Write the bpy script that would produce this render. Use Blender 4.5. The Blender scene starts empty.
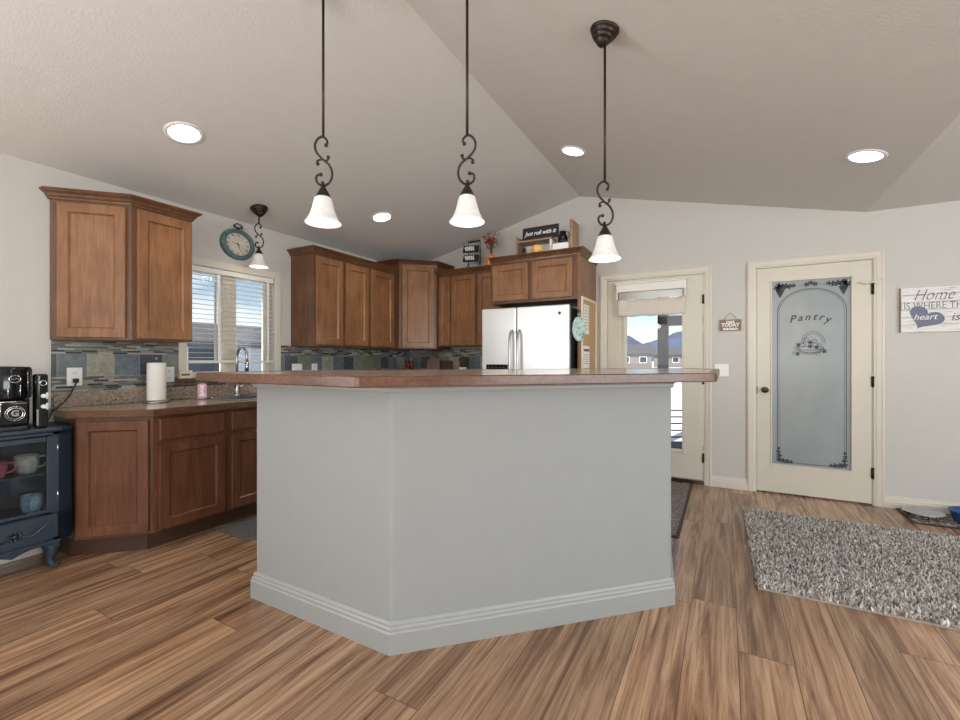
import bpy, math, random
from mathutils import Vector, Matrix, Euler
PI = math.pi
R = math.radians
C = bpy.context.scene.collection
scn = bpy.context.scene

# ------------------------------------------------------------------ camera, world, sun, large lights
YAW = math.atan(245 / 440)
cam_d = bpy.data.cameras.new('camera'); cam = bpy.data.objects.new('camera', cam_d); C.objects.link(cam)
cam.location = (0, 0, 1.21); cam.rotation_euler = (PI / 2, 0, YAW)
cam_d.sensor_width = 36; cam_d.lens = 36 * 440 / 960; cam_d.clip_start = 0.05; cam_d.clip_end = 3000
scn.camera = cam
scn.view_settings.view_transform = 'Standard'; scn.view_settings.look = 'None'
scn.view_settings.gamma = 1; scn.view_settings.use_curve_mapping = False
scn.view_settings.exposure = 0.0

w = bpy.data.worlds.new('sky'); scn.world = w; w.use_nodes = True
nt = w.node_tree; nt.nodes.clear()
out = nt.nodes.new('ShaderNodeOutputWorld'); bg = nt.nodes.new('ShaderNodeBackground')
sky = nt.nodes.new('ShaderNodeTexSky'); sky.sky_type = 'NISHITA'; sky.sun_disc = False
sky.sun_elevation = R(48); sky.sun_rotation = R(180); sky.air_density = 1.0; sky.dust_density = 0.15; sky.ozone_density = 1.5
tc = nt.nodes.new('ShaderNodeTexCoord'); mp = nt.nodes.new('ShaderNodeMapping'); mp.inputs['Scale'].default_value = (1, 1, 3.2)
nz = nt.nodes.new('ShaderNodeTexNoise'); nz.inputs['Scale'].default_value = 3.2; nz.inputs['Detail'].default_value = 6
rp = nt.nodes.new('ShaderNodeValToRGB'); rp.color_ramp.elements[0].position = 0.46; rp.color_ramp.elements[1].position = 0.68
mx = nt.nodes.new('ShaderNodeMix'); mx.data_type = 'RGBA'; mx.inputs['B'].default_value = (9.5, 9.7, 10, 1)
nt.links.new(tc.outputs['Generated'], mp.inputs['Vector']); nt.links.new(mp.outputs[0], nz.inputs['Vector'])
nt.links.new(nz.outputs['Fac'], rp.inputs[0]); nt.links.new(rp.outputs[0], mx.inputs['Factor'])
nt.links.new(sky.outputs[0], mx.inputs['A']); nt.links.new(mx.outputs['Result'], bg.inputs[0])
bg.inputs[1].default_value = 0.14; nt.links.new(bg.outputs[0], out.inputs[0])

sd = bpy.data.lights.new('sun', 'SUN'); sd.energy = 7.0; sd.angle = R(0.8); sd.color = (1, .95, .88)
so = bpy.data.objects.new('sun', sd); C.objects.link(so)
so.rotation_euler = Vector((0.12, 0.66, -0.80)).to_track_quat('-Z', 'Y').to_euler()

def area(name, loc, rot, sx, sy, e, col):
    d = bpy.data.lights.new(name, 'AREA'); d.shape = 'RECTANGLE'; d.size = sx; d.size_y = sy; d.energy = e; d.color = col
    o = bpy.data.objects.new(name, d); C.objects.link(o); o.location = loc; o.rotation_euler = rot
    return o
area('unseen_window_light', (4.12, 0.6, 1.45), (0, R(90 + 30), 0), 1.7, 3.2, 165, (0.90, 0.96, 1.0))       # right-hand living room window
area('unseen_window_light', (0.75, -4.02, 1.45), (R(90 + 58), 0, 0), 3.2, 1.7, 205, (1.0, 0.98, 0.95))      # front fill, placed as an unseen window behind the camera

area('unseen_window_light', (-3.68, -2.2, 1.45), (0, -R(90 + 38), 0), 1.6, 2.2, 190, (0.97, 0.98, 1.0))     # added fill for the right ceiling slope, set in an invented left window

# ------------------------------------------------------------------ materials
M = {}
class NB:
    def __init__(s, name):
        s.m = bpy.data.materials.new(name); s.m.use_nodes = True; s.t = s.m.node_tree
        s.p = s.t.nodes['Principled BSDF']; s.o = s.t.nodes['Material Output']
    def n(s, kind, **kw):
        x = s.t.nodes.new('ShaderNode' + kind)
        for k, v in kw.items():
            if k.startswith('i_'): x.inputs[k[2:].replace('_', ' ')].default_value = v
            else: setattr(x, k, v)
        return x
    def l(s, a, b): s.t.links.new(a, b)
    def math(s, op, a, b=None):
        x = s.n('Math', operation=op)
        for i, v in enumerate((a, b)):
            if v is None: continue
            if hasattr(v, 'links'): s.l(v, x.inputs[i])
            else: x.inputs[i].default_value = v
        return x.outputs[0]
    def mix(s, f, a, b, mode='MIX'):
        x = s.n('Mix', data_type='RGBA', blend_type=mode)
        for k, v in (('Factor', f), ('A', a), ('B', b)):
            if hasattr(v, 'links'): s.l(v, x.inputs[k])
            else: x.inputs[k].default_value = v if not isinstance(v, tuple) else (*v[:3], 1)
        return x.outputs['Result']
    def ramp(s, f, els, interp='LINEAR'):
        x = s.n('ValToRGB'); r = x.color_ramp; r.interpolation = interp
        r.elements.remove(r.elements[1]); r.elements[0].position = els[0][0]; r.elements[0].color = (*els[0][1], 1)
        for p, c in els[1:]: e = r.elements.new(p); e.color = (*c, 1)
        s.l(f, x.inputs[0]); return x.outputs[0]
    def noise(s, vec, scale, detail=4, rough=.5, dist=0):
        x = s.n('TexNoise'); x.inputs['Scale'].default_value = scale; x.inputs['Detail'].default_value = detail
        x.inputs['Roughness'].default_value = rough; x.inputs['Distortion'].default_value = dist
        if vec is not None: s.l(vec, x.inputs['Vector'])
        return x.outputs['Fac']
    def coord(s, scale=(1, 1, 1)):
        t = s.n('TexCoord'); m = s.n('Mapping'); m.inputs['Scale'].default_value = scale
        s.l(t.outputs['Object'], m.inputs[0]); return m.outputs[0]
    def bump(s, h, strength=.2, dist=.01):
        b = s.n('Bump'); b.inputs['Strength'].default_value = strength; b.inputs['Distance'].default_value = dist
        s.l(h, b.inputs['Height']); s.l(b.outputs[0], s.p.inputs['Normal'])
    def col(s, c):
        if hasattr(c, 'links'): s.l(c, s.p.inputs['Base Color'])
        else: s.p.inputs['Base Color'].default_value = (*c, 1)

def plain(name, col, rough=.5, metal=0, var=.06, scale=9, bump=0, bscale=120, spec=.5, coat=0):
    b = NB(name); v = b.coord()
    f = b.noise(v, scale, 3)
    lo = tuple(x * (1 - var) for x in col); hi = tuple(min(1, x * (1 + var)) for x in col)
    b.col(b.ramp(f, [(.3, lo), (.7, hi)]))
    b.p.inputs['Roughness'].default_value = rough; b.p.inputs['Metallic'].default_value = metal
    b.p.inputs['Specular IOR Level'].default_value = spec; b.p.inputs['Coat Weight'].default_value = coat
    if bump: b.bump(b.noise(v, bscale, 2), bump, .004)
    M[name] = b.m; return b

plain('wall_paint', (.575, .558, .525), .85, var=.012, bump=.22, bscale=90)
plain('ceiling_paint', (.70, .68, .65), .9, var=.012, bump=.22, bscale=85)
plain('island_paint', (.285, .296, .292), .8, var=.012, bump=.22, bscale=90)
plain('island_trim', (.30, .312, .306), .45, var=.01)
plain('trim_paint', (.66, .615, .535), .4, var=.01)
plain('door_paint', (.64, .60, .51), .42, var=.015)
plain('almond_vinyl', (.76, .69, .56), .4, var=.01)
plain('white_vinyl', (.80, .80, .78), .4, var=.01)
plain('slat_white', (.80, .78, .73), .45, var=.01)
plain('white_plastic', (.82, .82, .80), .35, var=.01)
plain('iron', (.045, .033, .026), .42, metal=.75, var=.25, scale=40)
plain('black_gloss', (.006, .007, .009), .10, var=.1)
plain('black_matte', (.018, .018, .02), .5, var=.1)
plain('chrome', (.62, .63, .65), .14, metal=1, var=.02)
plain('brushed', (.42, .42, .42), .28, metal=1, var=.03)
plain('navy_paint', (.015, .030, .050), .38, var=.14, scale=14)
plain('pull_metal', (.05, .06, .075), .22, metal=.7, var=.3, scale=60)
plain('navy_inside', (.02, .035, .058), .6, var=.1)
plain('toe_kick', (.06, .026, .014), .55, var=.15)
plain('cork', (.52, .34, .17), .8, var=.12, scale=90)
plain('paper', (.85, .84, .80), .8, var=.01)
plain('light_wood', (.50, .33, .19), .5, var=.1, scale=20)
plain('light_frame', (.78, .71, .56), .45, var=.05)
plain('teal_paint', (.095, .17, .175), .5, var=.35, scale=30)
plain('clock_face', (.66, .60, .52), .6, var=.12, scale=30)
plain('brass', (.45, .28, .10), .3, metal=1, var=.1)
plain('bronze', (.10, .07, .045), .3, metal=.9, var=.1)
M['mint_cloth'] = None
plain('cloth', (.66, .61, .54), .95, var=.05, scale=60)
plain('orange', (.75, .27, .05), .5, var=.3, scale=25)
plain('pumpkin_yellow', (.78, .47, .14), .5, var=.12, scale=15)
plain('berry_red', (.28, .035, .018), .5, var=.3)
plain('twig', (.09, .05, .03), .7, var=.2)
plain('leaf_green', (.06, .11, .04), .6, var=.2)
plain('blue_plastic', (.015, .07, .26), .25, var=.05)
plain('granite_dark', (.05, .05, .05), .3, var=.2)
plain('snow', (.80, .81, .84), .8, var=.05, scale=.3)
plain('siding', (.19, .175, .155), .8, var=.04)
plain('siding_blue', (.36, .42, .48), .8, var=.04)
plain('roof', (.085, .088, .098), .85, var=.15, scale=3)
plain('mountain', (.075, .105, .165), 1, var=.25, scale=.012, spec=0)
plain('post_dark', (.035, .035, .04), .6, var=.3, scale=30)
plain('fence', (.45, .36, .26), .8, var=.1)
plain('sign_dark_wood', (.24, .17, .12), .7, var=.2, scale=50)
plain('ink_dark', (.03, .035, .05), .6, var=.05)
plain('ink_grey', (.12, .125, .14), .7, var=.05)
plain('ink_white', (.86, .86, .84), .6, var=.02)
plain('heart_blue', (.17, .19, .26), .75, var=.25, scale=90)
plain('etch', (.03, .04, .05), .5, var=.2, scale=80)
plain('outlet_dark', (.1, .1, .1), .5)
plain('rubber', (.02, .02, .02), .6)
plain('cup_cream', (.66, .55, .38), .3, var=.25, scale=60)
plain('cup_blue', (.42, .60, .66), .3, var=.3, scale=60)
plain('cup_pink', (.60, .12, .16), .3, var=.25, scale=60)
plain('candle', (.80, .68, .50), .5, var=.05)

def wood(name, c0, c1, c2, rough=.3, sc=(14, 14, 1.4), dark=.5):
    b = NB(name); v = b.coord(sc)
    f = b.noise(v, 2.2, 6, .6, .6)
    base = b.ramp(f, [(.28, c0), (.5, c1), (.75, c2)])
    g = b.noise(b.coord((sc[0] * 10, sc[1] * 10, sc[2] * 3)), 2.0, 3, .5)
    m = b.mix(b.ramp(g, [(.35, (dark,) * 3), (.6, (1, 1, 1))]), tuple(x * .72 for x in c0), base)
    mot = b.noise(b.coord((3, 3, 3)), 1.6, 3)
    b.col(b.mix(1.0, m, b.ramp(mot, [(.3, (.80, .79, .78)), (.7, (1.12, 1.12, 1.12))]), 'MULTIPLY'))
    b.p.inputs['Roughness'].default_value = rough; b.p.inputs['Coat Weight'].default_value = .12
    b.p.inputs['Coat Roughness'].default_value = .15; b.p.inputs['Specular IOR Level'].default_value = .35
    M[name] = b.m
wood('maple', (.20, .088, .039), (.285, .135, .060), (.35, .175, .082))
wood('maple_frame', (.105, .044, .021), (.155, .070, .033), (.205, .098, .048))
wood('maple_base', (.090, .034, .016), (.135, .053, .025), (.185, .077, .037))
wood('wood_edge', (.085, .036, .022), (.14, .064, .038), (.20, .10, .063), .28, (3, 3, 12))
wood('crate_wood', (.30, .18, .10), (.40, .25, .14), (.48, .31, .18), .55)

def granite(name, tint=1.0):
    b = NB(name); v = b.coord()
    vor = b.n('TexVoronoi'); vor.inputs['Scale'].default_value = 75; b.l(v, vor.inputs[0])
    a = b.ramp(b.n('SeparateColor').outputs[0], [(0, (0, 0, 0)), (1, (1, 1, 1))])
    sep = b.n('SeparateColor'); b.l(vor.outputs['Color'], sep.inputs[0])
    t = tint
    c = b.ramp(sep.outputs[0], [(0, (.05 * t, .04 * t, .035 * t)), (.18, (.20 * t, .13 * t, .09 * t)), (.4, (.34 * t, .25 * t, .18 * t)), (.62, (.47 * t, .40 * t, .32 * t)), (.85, (.24 * t, .24 * t, .23 * t))], 'CONSTANT')
    n2 = b.noise(v, 9, 5, .6, 1)
    b.col(b.mix(b.ramp(n2, [(.34, (.3, .3, .3)), (.60, (.8, .8, .8))]), c, (.33 * t, .265 * t, .205 * t)))
    b.p.inputs['Roughness'].default_value = .16
    M[name] = b.m
granite('granite'); granite('granite_light', 1.15)

def floor_mat():
    b = NB('plank_floor'); t = b.n('TexCoord'); s = b.n('SeparateXYZ'); b.l(t.outputs['Object'], s.inputs[0])
    W, L = .195, 1.25
    x = b.math('DIVIDE', b.math('ADD', s.outputs[0], 20 * W + .149 - .195 * 0), W)
    row = b.math('FLOOR', x); fx = b.math('FRACT', x)
    wn = b.n('TexWhiteNoise', noise_dimensions='1D'); b.l(row, wn.inputs['W'])
    y = b.math('ADD', b.math('DIVIDE', s.outputs[1], L), b.math('MULTIPLY', wn.outputs['Value'], 7.31))
    cell = b.math('FLOOR', y); fy = b.math('FRACT', y)
    cv = b.n('CombineXYZ'); b.l(row, cv.inputs[0]); b.l(cell, cv.inputs[1])
    wn2 = b.n('TexWhiteNoise', noise_dimensions='3D'); b.l(cv.outputs[0], wn2.inputs['Vector'])
    # grain: coordinates stretched along the board, shifted per board
    off = b.n('VectorMath', operation='MULTIPLY_ADD'); b.l(wn2.outputs['Color'], off.inputs[0]); off.inputs[1].default_value = (7, 13, 5); b.l(t.outputs['Object'], off.inputs[2])
    m1 = b.n('Mapping'); m1.inputs['Scale'].default_value = (14, .7, 1); b.l(off.outputs[0], m1.inputs[0])
    g1 = b.noise(m1.outputs[0], 1.5, 8, .66, .7)
    m2 = b.n('Mapping'); m2.inputs['Scale'].default_value = (75, 2.6, 1); b.l(off.outputs[0], m2.inputs[0])
    g2 = b.noise(m2.outputs[0], 1.2, 4, .6, .4)
    base = b.ramp(g1, [(.29, (.060, .034, .022)), (.39, (.17, .095, .058)), (.48, (.33, .20, .122)), (.62, (.48, .325, .205)), (.8, (.40, .255, .155))])
    c2 = b.mix(b.ramp(g2, [(.33, (.75, .75, .75)), (.52, (0, 0, 0))]), base, (.19, .10, .05))
    tone = b.ramp(wn2.outputs['Value'], [(0, (.80, .77, .74)), (.5, (1.0, .98, .96)), (1, (1.22, 1.17, 1.12))])
    c3 = b.mix(1.0, c2, tone, 'MULTIPLY')
    sx = b.math('LESS_THAN', fx, .014); sy = b.math('LESS_THAN', fy, .0022)
    seam = b.math('MAXIMUM', sx, sy)
    b.col(b.mix(b.math('MULTIPLY', seam, .9), c3, (.05, .028, .018)))
    rr = b.ramp(g1, [(.3, (.23, .23, .23)), (.7, (.16, .16, .16))]); b.l(rr, b.p.inputs['Roughness'])
    b.p.inputs['Specular IOR Level'].default_value = .55
    b.bump(b.math('SUBTRACT', b.math('MULTIPLY', g2, .25), seam), .12, .002)
    M['plank_floor'] = b.m
floor_mat()

def cells(b, ua, W, H, z0, jitter=True):
    """cell ids and grout mask for courses: ua = along-wall coord socket, za = height socket"""
    u, z = ua
    y = b.math('DIVIDE', b.math('SUBTRACT', z, z0), H); r = b.math('FLOOR', y); fy = b.math('FRACT', y)
    wn = b.n('TexWhiteNoise', noise_dimensions='1D'); b.l(r, wn.inputs['W'])
    x = b.math('DIVIDE', u, W)
    if jitter: x = b.math('ADD', x, b.math('MULTIPLY', wn.outputs['Value'], 9.7))
    cx = b.math('FLOOR', x); fx = b.math('FRACT', x)
    cv = b.n('CombineXYZ'); b.l(cx, cv.inputs[0]); b.l(r, cv.inputs[1])
    w2 = b.n('TexWhiteNoise', noise_dimensions='3D'); b.l(cv.outputs[0], w2.inputs['Vector'])
    return w2.outputs['Value'], fx, fy
def tile_mat(name, axis):
    b = NB(name); t = b.n('TexCoord'); s = b.n('SeparateXYZ'); b.l(t.outputs['Object'], s.inputs[0])
    u = s.outputs[axis]; z = s.outputs[2]
    # slate squares
    uo = b.math('ADD', u, 20 * .152 + .07)
    _, fx, fy = cells(b, (uo, z), .152, .152, 1.098, False)
    v1 = b.math('FRACT', b.math('MULTIPLY', b.math('FLOOR', b.math('DIVIDE', uo, .152)), .382))
    big = b.ramp(v1, [(0, (.31, .31, .25)), (.15, (.20, .22, .19)), (.3, (.075, .095, .10)), (.42, (.13, .17, .205)), (.55, (.19, .20, .16)), (.65, (.15, .18, .20)), (.78, (.07, .085, .10)), (.9, (.17, .18, .155))], 'CONSTANT')
    nn = b.noise(b.coord((1, 1, 1)), 22, 5, .65, .8)
    big = b.mix(1.0, big, b.ramp(nn, [(.3, (.72, .74, .76)), (.7, (1.32, 1.28, 1.22))]), 'MULTIPLY')
    g1 = b.math('MAXIMUM', b.math('LESS_THAN', fx, .022), b.math('LESS_THAN', fy, .022))
    big = b.mix(g1, big, (.30, .295, .27))
    # glass and stone mosaic sticks
    v2, mxx, my = cells(b, (u, z), .085, .0125, 1.0)
    sm = b.ramp(v2, [(0, (.035, .03, .03)), (.14, (.24, .235, .21)), (.32, (.12, .15, .155)), (.46, (.30, .28, .23)), (.60, (.15, .105, .075)), (.72, (.36, .365, .34)), (.88, (.09, .11, .115))], 'CONSTANT')
    g2 = b.math('MAXIMUM', b.math('LESS_THAN', mxx, .025), b.math('LESS_THAN', my, .13))
    sm = b.mix(g2, sm, (.25, .245, .225))
    inb = b.math('MULTIPLY', b.math('GREATER_THAN', z, 1.098), b.math('LESS_THAN', z, 1.252))
    b.col(b.mix(inb, sm, big)); b.p.inputs['Roughness'].default_value = .25
    M[name] = b.m
tile_mat('tile_left', 1); tile_mat('tile_back', 0)

def steel():
    b = NB('stainless'); f = b.noise(b.coord((1, 1, 2)), 1.5, 3)
    b.col((.74, .75, .75)); b.p.inputs['Metallic'].default_value = .45
    b.l(b.ramp(f, [(.3, (.26, .26, .26)), (.7, (.36, .36, .36))]), b.p.inputs['Roughness'])
    M['stainless'] = b.m
steel()
def glass(name, col=(1, 1, 1), tint=.06):
    b = NB(name); t = b.t
    tr = b.n('BsdfTransparent'); tr.inputs[0].default_value = (*col, 1)
    gl = b.n('BsdfGlossy'); gl.inputs['Roughness'].default_value = .02
    fr = b.n('Fresnel'); fr.inputs[0].default_value = 1.45
    mxs = b.n('MixShader'); b.l(fr.outputs[0], mxs.inputs[0]); b.l(tr.outputs[0], mxs.inputs[1]); b.l(gl.outputs[0], mxs.inputs[2])
    b.l(mxs.outputs[0], b.o.inputs[0]); M[name] = b.m
glass('glass'); glass('glass_smoke', (.8, .85, .9))
def frosted():
    b = NB('frosted_glass'); f = b.noise(b.coord((1, 1, .6)), 2.5, 4, .6, .6)
    b.col(b.ramp(f, [(.3, (.255, .285, .295)), (.7, (.32, .35, .355))]))
    b.p.inputs['Roughness'].default_value = .30; b.p.inputs['Specular IOR Level'].default_value = .5
    M['frosted_glass'] = b.m
frosted()
def emit(name, col, e, dif=(.8, .8, .8)):
    b = NB(name); b.col(dif); b.p.inputs['Emission Color'].default_value = (*col, 1); b.p.inputs['Emission Strength'].default_value = e
    b.p.inputs['Roughness'].default_value = .4; M[name] = b.m
emit('lens_glow', (1, .97, .92), 9)
emit('bulb_glow', (1, .93, .82), 2.5)
def alabaster():
    b = NB('alabaster'); f = b.noise(b.coord(), 28, 5, .6, 1.2)
    c = b.ramp(f, [(.3, (.64, .64, .62)), (.7, (.80, .80, .78))]); b.col(c)
    b.l(c, b.p.inputs['Emission Color']); b.p.inputs['Emission Strength'].default_value = .04
    b.p.inputs['Roughness'].default_value = .3; M['alabaster'] = b.m
alabaster()
def rug_mat(name, stops, rnd=True, scale=60):
    b = NB(name)
    if rnd:
        uv = b.n('UVMap'); s = b.n('SeparateXYZ'); b.l(uv.outputs[0], s.inputs[0]); f = s.outputs[0]
    else: f = b.noise(b.coord(), scale, 3, .7)
    b.col(b.ramp(f, stops)); b.p.inputs['Roughness'].default_value = .95; b.p.inputs['Specular IOR Level'].default_value = .1
    M[name] = b.m
rug_mat('shag', [(0, (.10, .085, .075)), (.2, (.27, .24, .21)), (.55, (.49, .455, .42)), (1, (.78, .76, .73))])
rug_mat('rug_back', [(0, (.2, .18, .16)), (1, (.4, .36, .33))], False)
rug_mat('kitchen_mat', [(.3, (.05, .048, .045)), (.7, (.20, .19, .18))], False, 140)
rug_mat('door_mat', [(.35, (.06, .05, .05)), (.5, (.22, .18, .16)), (.65, (.32, .31, .33))], False, 75)
rug_mat('pet_mat', [(.35, (.03, .03, .03)), (.5, (.20, .15, .12)), (.6, (.65, .63, .6))], False, 65)
def shiplap():
    b = NB('whitewashed_boards'); f = b.noise(b.coord((6, 6, 60)), 1.5, 5, .7)
    b.col(b.ramp(f, [(.3, (.36, .33, .29)), (.42, (.72, .71, .69)), (.7, (.84, .84, .82))])); b.p.inputs['Roughness'].default_value = .8
    M['whitewashed_boards'] = b.m
shiplap()
rug_mat('mint_cloth', [(.38, (.62, .72, .68)), (.47, (.36, .52, .47)), (.58, (.42, .56, .52)), (.62, (.10, .20, .20))], False, 38)
def can_mat():
    b = NB('can_print'); f = b.noise(b.coord(), 45, 2, .5)
    b.col(b.ramp(f, [(.35, (.82, .84, .88)), (.48, (.80, .22, .35)), (.56, (.85, .5, .55)), (.66, (.25, .4, .75))], 'CONSTANT'))
    b.p.inputs['Roughness'].default_value = .3; M['can_print'] = b.m
can_mat()

# ------------------------------------------------------------------ mesh helpers
class MB:
    def __init__(s): s.v = []; s.f = []; s.mi = []; s.sm = []; s.cur = 0
    def add(s, vs, fs, smooth=False, tf=None):
        o = len(s.v)
        s.v += [tuple(tf @ Vector(p)) if tf else tuple(p) for p in vs]
        for f in fs: s.f.append([i + o for i in f]); s.mi.append(s.cur); s.sm.append(smooth)
        return s
    def box(s, x0, x1, y0, y1, z0, z1, tf=None):
        vs = [(x, y, z) for z in (z0, z1) for y in (y0, y1) for x in (x0, x1)]
        return s.add(vs, [(0, 2, 3, 1), (4, 5, 7, 6), (0, 1, 5, 4), (2, 6, 7, 3), (0, 4, 6, 2), (1, 3, 7, 5)], tf=tf)
    def prism(s, poly, z0, z1, tf=None):
        n = len(poly); a = sum(poly[i][0] * poly[(i + 1) % n][1] - poly[(i + 1) % n][0] * poly[i][1] for i in range(n))
        if a < 0: poly = poly[::-1]
        vs = [(x, y, z0) for x, y in poly] + [(x, y, z1) for x, y in poly]
        return s.add(vs, [tuple(range(n - 1, -1, -1)), tuple(range(n, 2 * n))] + [(i, (i + 1) % n, n + (i + 1) % n, n + i) for i in range(n)], tf=tf)
    def prism_y(s, poly, y0, y1, tf=None):      # poly in x,z, extruded along y
        t = Matrix(((1, 0, 0, 0), (0, 0, -1, 0), (0, 1, 0, 0), (0, 0, 0, 1)))
        return s.prism(poly, -y1, -y0, tf=(tf @ t) if tf else t)
    def lathe(s, prof, seg=32, tf=None, smooth=True, cap=True):
        vs = []; fs = []; n = len(prof)
        for r, z in prof:
            for k in range(seg): a = 2 * PI * k / seg; vs.append((r * math.cos(a), r * math.sin(a), z))
        for i in range(n - 1):
            for k in range(seg): fs.append((i * seg + k, i * seg + (k + 1) % seg, (i + 1) * seg + (k + 1) % seg, (i + 1) * seg + k))
        s.add(vs, fs, smooth, tf)
        if cap:
            o = len(s.v) - len(vs)
            for base, rev in ((0, True), ((n - 1) * seg, False)):
                if prof[0 if rev else -1][0] > 1e-5:
                    q = [o + base + k for k in range(seg)]
                    s.f.append(q[::-1] if rev else q); s.mi.append(s.cur); s.sm.append(False)
        return s
    def cyl(s, r, z0, z1, seg=24, tf=None, r2=None): return s.lathe([(r, z0), (r if r2 is None else r2, z1)], seg, tf)
    def sphere(s, r, tf=None, seg=16, rings=10, sz=1):
        pr = [(max(1e-6, r * math.sin(PI * i / rings)), -r * sz * math.cos(PI * i / rings)) for i in range(rings + 1)]
        return s.lathe(pr, seg, tf, cap=False)
    def tube(s, pts, r, seg=8, closed=False, tf=None, flat=None):
        P = [Vector(p) for p in pts]; n = len(P); vs = []; up = Vector((0.31, 0.2, 0.93)).normalized(); nrm = None
        rr = r if isinstance(r, (list, tuple)) else [r] * n
        for i in range(n):
            a = P[(i - 1) % n] if (closed or i > 0) else P[i]; b = P[(i + 1) % n] if (closed or i < n - 1) else P[i]
            t = (b - a)
            if t.length < 1e-9: t = Vector((0, 0, 1))
            t.normalize()
            nrm = (nrm - t * nrm.dot(t)) if nrm is not None else (up - t * up.dot(t))
            if nrm.length < 1e-5: nrm = Vector((1, 0, 0)) - t * t.x
            nrm.normalize(); bi = t.cross(nrm)
            for k in range(seg):
                an = 2 * PI * k / seg; vs.append(P[i] + (nrm * math.cos(an) + bi * math.sin(an)) * rr[i])
        fs = []
        for i in range(n if closed else n - 1):
            j = (i + 1) % n
            for k in range(seg): fs.append((i * seg + k, i * seg + (k + 1) % seg, j * seg + (k + 1) % seg, j * seg + k))
        if not closed: fs += [tuple(range(seg - 1, -1, -1)), tuple((n - 1) * seg + k for k in range(seg))]
        return s.add(vs, fs, seg > 4, tf)
    def sweep(s, path, prof, closed=False, tf=None):
        """profile (outward offset, z) swept round a plan path; outward = right of travel; mitred"""
        n = len(path); m = len(prof); vs = []
        for i in range(n):
            p = Vector(path[i]);
            d0 = (p - Vector(path[i - 1])).normalized() if (closed or i > 0) else None
            d1 = (Vector(path[(i + 1) % n]) - p).normalized() if (closed or i < n - 1) else None
            d0 = d0 or d1; d1 = d1 or d0
            n0 = Vector((d0.y, -d0.x)); n1 = Vector((d1.y, -d1.x)); b = (n0 + n1).normalized(); b /= max(.3, b.dot(n0))
            for o, z in prof: vs.append((p.x + b.x * o, p.y + b.y * o, z))
        fs = []
        for i in range(n if closed else n - 1):
            j = (i + 1) % n
            for k in range(m): q = (k + 1) % m; fs.append((i * m + k, j * m + k, j * m + q, i * m + q))
        if not closed: fs += [tuple(range(m)), tuple((n - 1) * m + k for k in range(m - 1, -1, -1))]
        return s.add(vs, fs, tf=tf)
    def loops(s, x0, x1, z0, z1, ls, tf=None):
        """concentric rectangles (inset, y) joined into a framed panel facing -y"""
        vs = []
        for ins, y in ls:
            vs += [(x0 + ins, y, z0 + ins), (x1 - ins, y, z0 + ins), (x1 - ins, y, z1 - ins), (x0 + ins, y, z1 - ins)]
        fs = [(3, 2, 1, 0)][::1]
        for i in range(len(ls) - 1):
            for k in range(4): q = (k + 1) % 4; fs.append((i * 4 + k, i * 4 + q, i * 4 + 4 + q, i * 4 + 4 + k))
        o = (len(ls) - 1) * 4; fs.append((o, o + 1, o + 2, o + 3))
        return s.add(vs, fs, tf=tf)
    def text(s, body, size, tf, depth=.0012, shear=0, align='CENTER', width=None, bold=0):
        cu = bpy.data.curves.new('t', 'FONT'); cu.body = body; cu.size = size; cu.align_x = align; cu.align_y = 'CENTER'
        cu.extrude = depth; cu.shear = shear; cu.offset = bold; cu.resolution_u = 3
        ob = bpy.data.objects.new('t', cu); C.objects.link(ob)
        me = bpy.data.meshes.new_from_object(ob)
        vs = [v.co.copy() for v in me.vertices]; fs = [tuple(p.vertices) for p in me.polygons]
        if width and vs:
            w_ = max(v.x for v in vs) - min(v.x for v in vs); k = width / w_
            for v in vs: v.x *= k
        s.add(vs, fs, tf=tf)
        bpy.data.objects.remove(ob); bpy.data.meshes.remove(me); bpy.data.curves.remove(cu)
        return s
    def build(s, name, mats, parent=None, bevel=0, label=None, loc=None, seg=2, autosm=False):
        me = bpy.data.meshes.new(name); me.from_pydata(s.v, [], s.f); me.update()
        for m in (mats if isinstance(mats, (list, tuple)) else [mats]): me.materials.append(M[m])
        me.polygons.foreach_set('material_index', s.mi); me.polygons.foreach_set('use_smooth', s.sm)
        o = bpy.data.objects.new(name, me); C.objects.link(o)
        if parent: o.parent = parent
        if loc: o.location = loc
        if label: o['label'] = label
        if bevel:
            b = o.modifiers.new('bevel', 'BEVEL'); b.width = bevel; b.segments = seg; b.limit_method = 'ANGLE'; b.angle_limit = R(35)
        return o

def tag(o, label, cat, group=None, kind=None):
    o['label'] = label; o['category'] = cat
    if group: o['group'] = group
    if kind: o['kind'] = kind
    return o
def thing(name, label, cat, loc=(0, 0, 0), rz=0, group=None):
    o = bpy.data.objects.new(name, None); C.objects.link(o); o.empty_display_size = .1
    o.location = loc; o.rotation_euler = (0, 0, rz); return tag(o, label, cat, group)
def struct(name, mb, mats, bevel=0):
    o = mb.build(name, mats, bevel=bevel); o['kind'] = 'structure'; return o
def copy_tree(o, parent=None):
    c = o.copy(); C.objects.link(c)
    if parent: c.parent = parent
    for ch in [x for x in bpy.data.objects if x.parent == o]: copy_tree(ch, c)
    return c
def T(x=0, y=0, z=0): return Matrix.Translation((x, y, z))
def RX(a): return Matrix.Rotation(a, 4, 'X')
def RY(a): return Matrix.Rotation(a, 4, 'Y')
def RZ(a): return Matrix.Rotation(a, 4, 'Z')

WL, WB, WR, WF = -3.76, 4.78, 4.2, -4.1      # inner faces of the walls
TH = .15
def ceil_z(u):
    if u < -1.4: return 2.44 + .245 * (u + 3.76)
    if u < 1.03: return 3.016 - .235 * (u + 1.4)
    return 2.445

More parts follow.
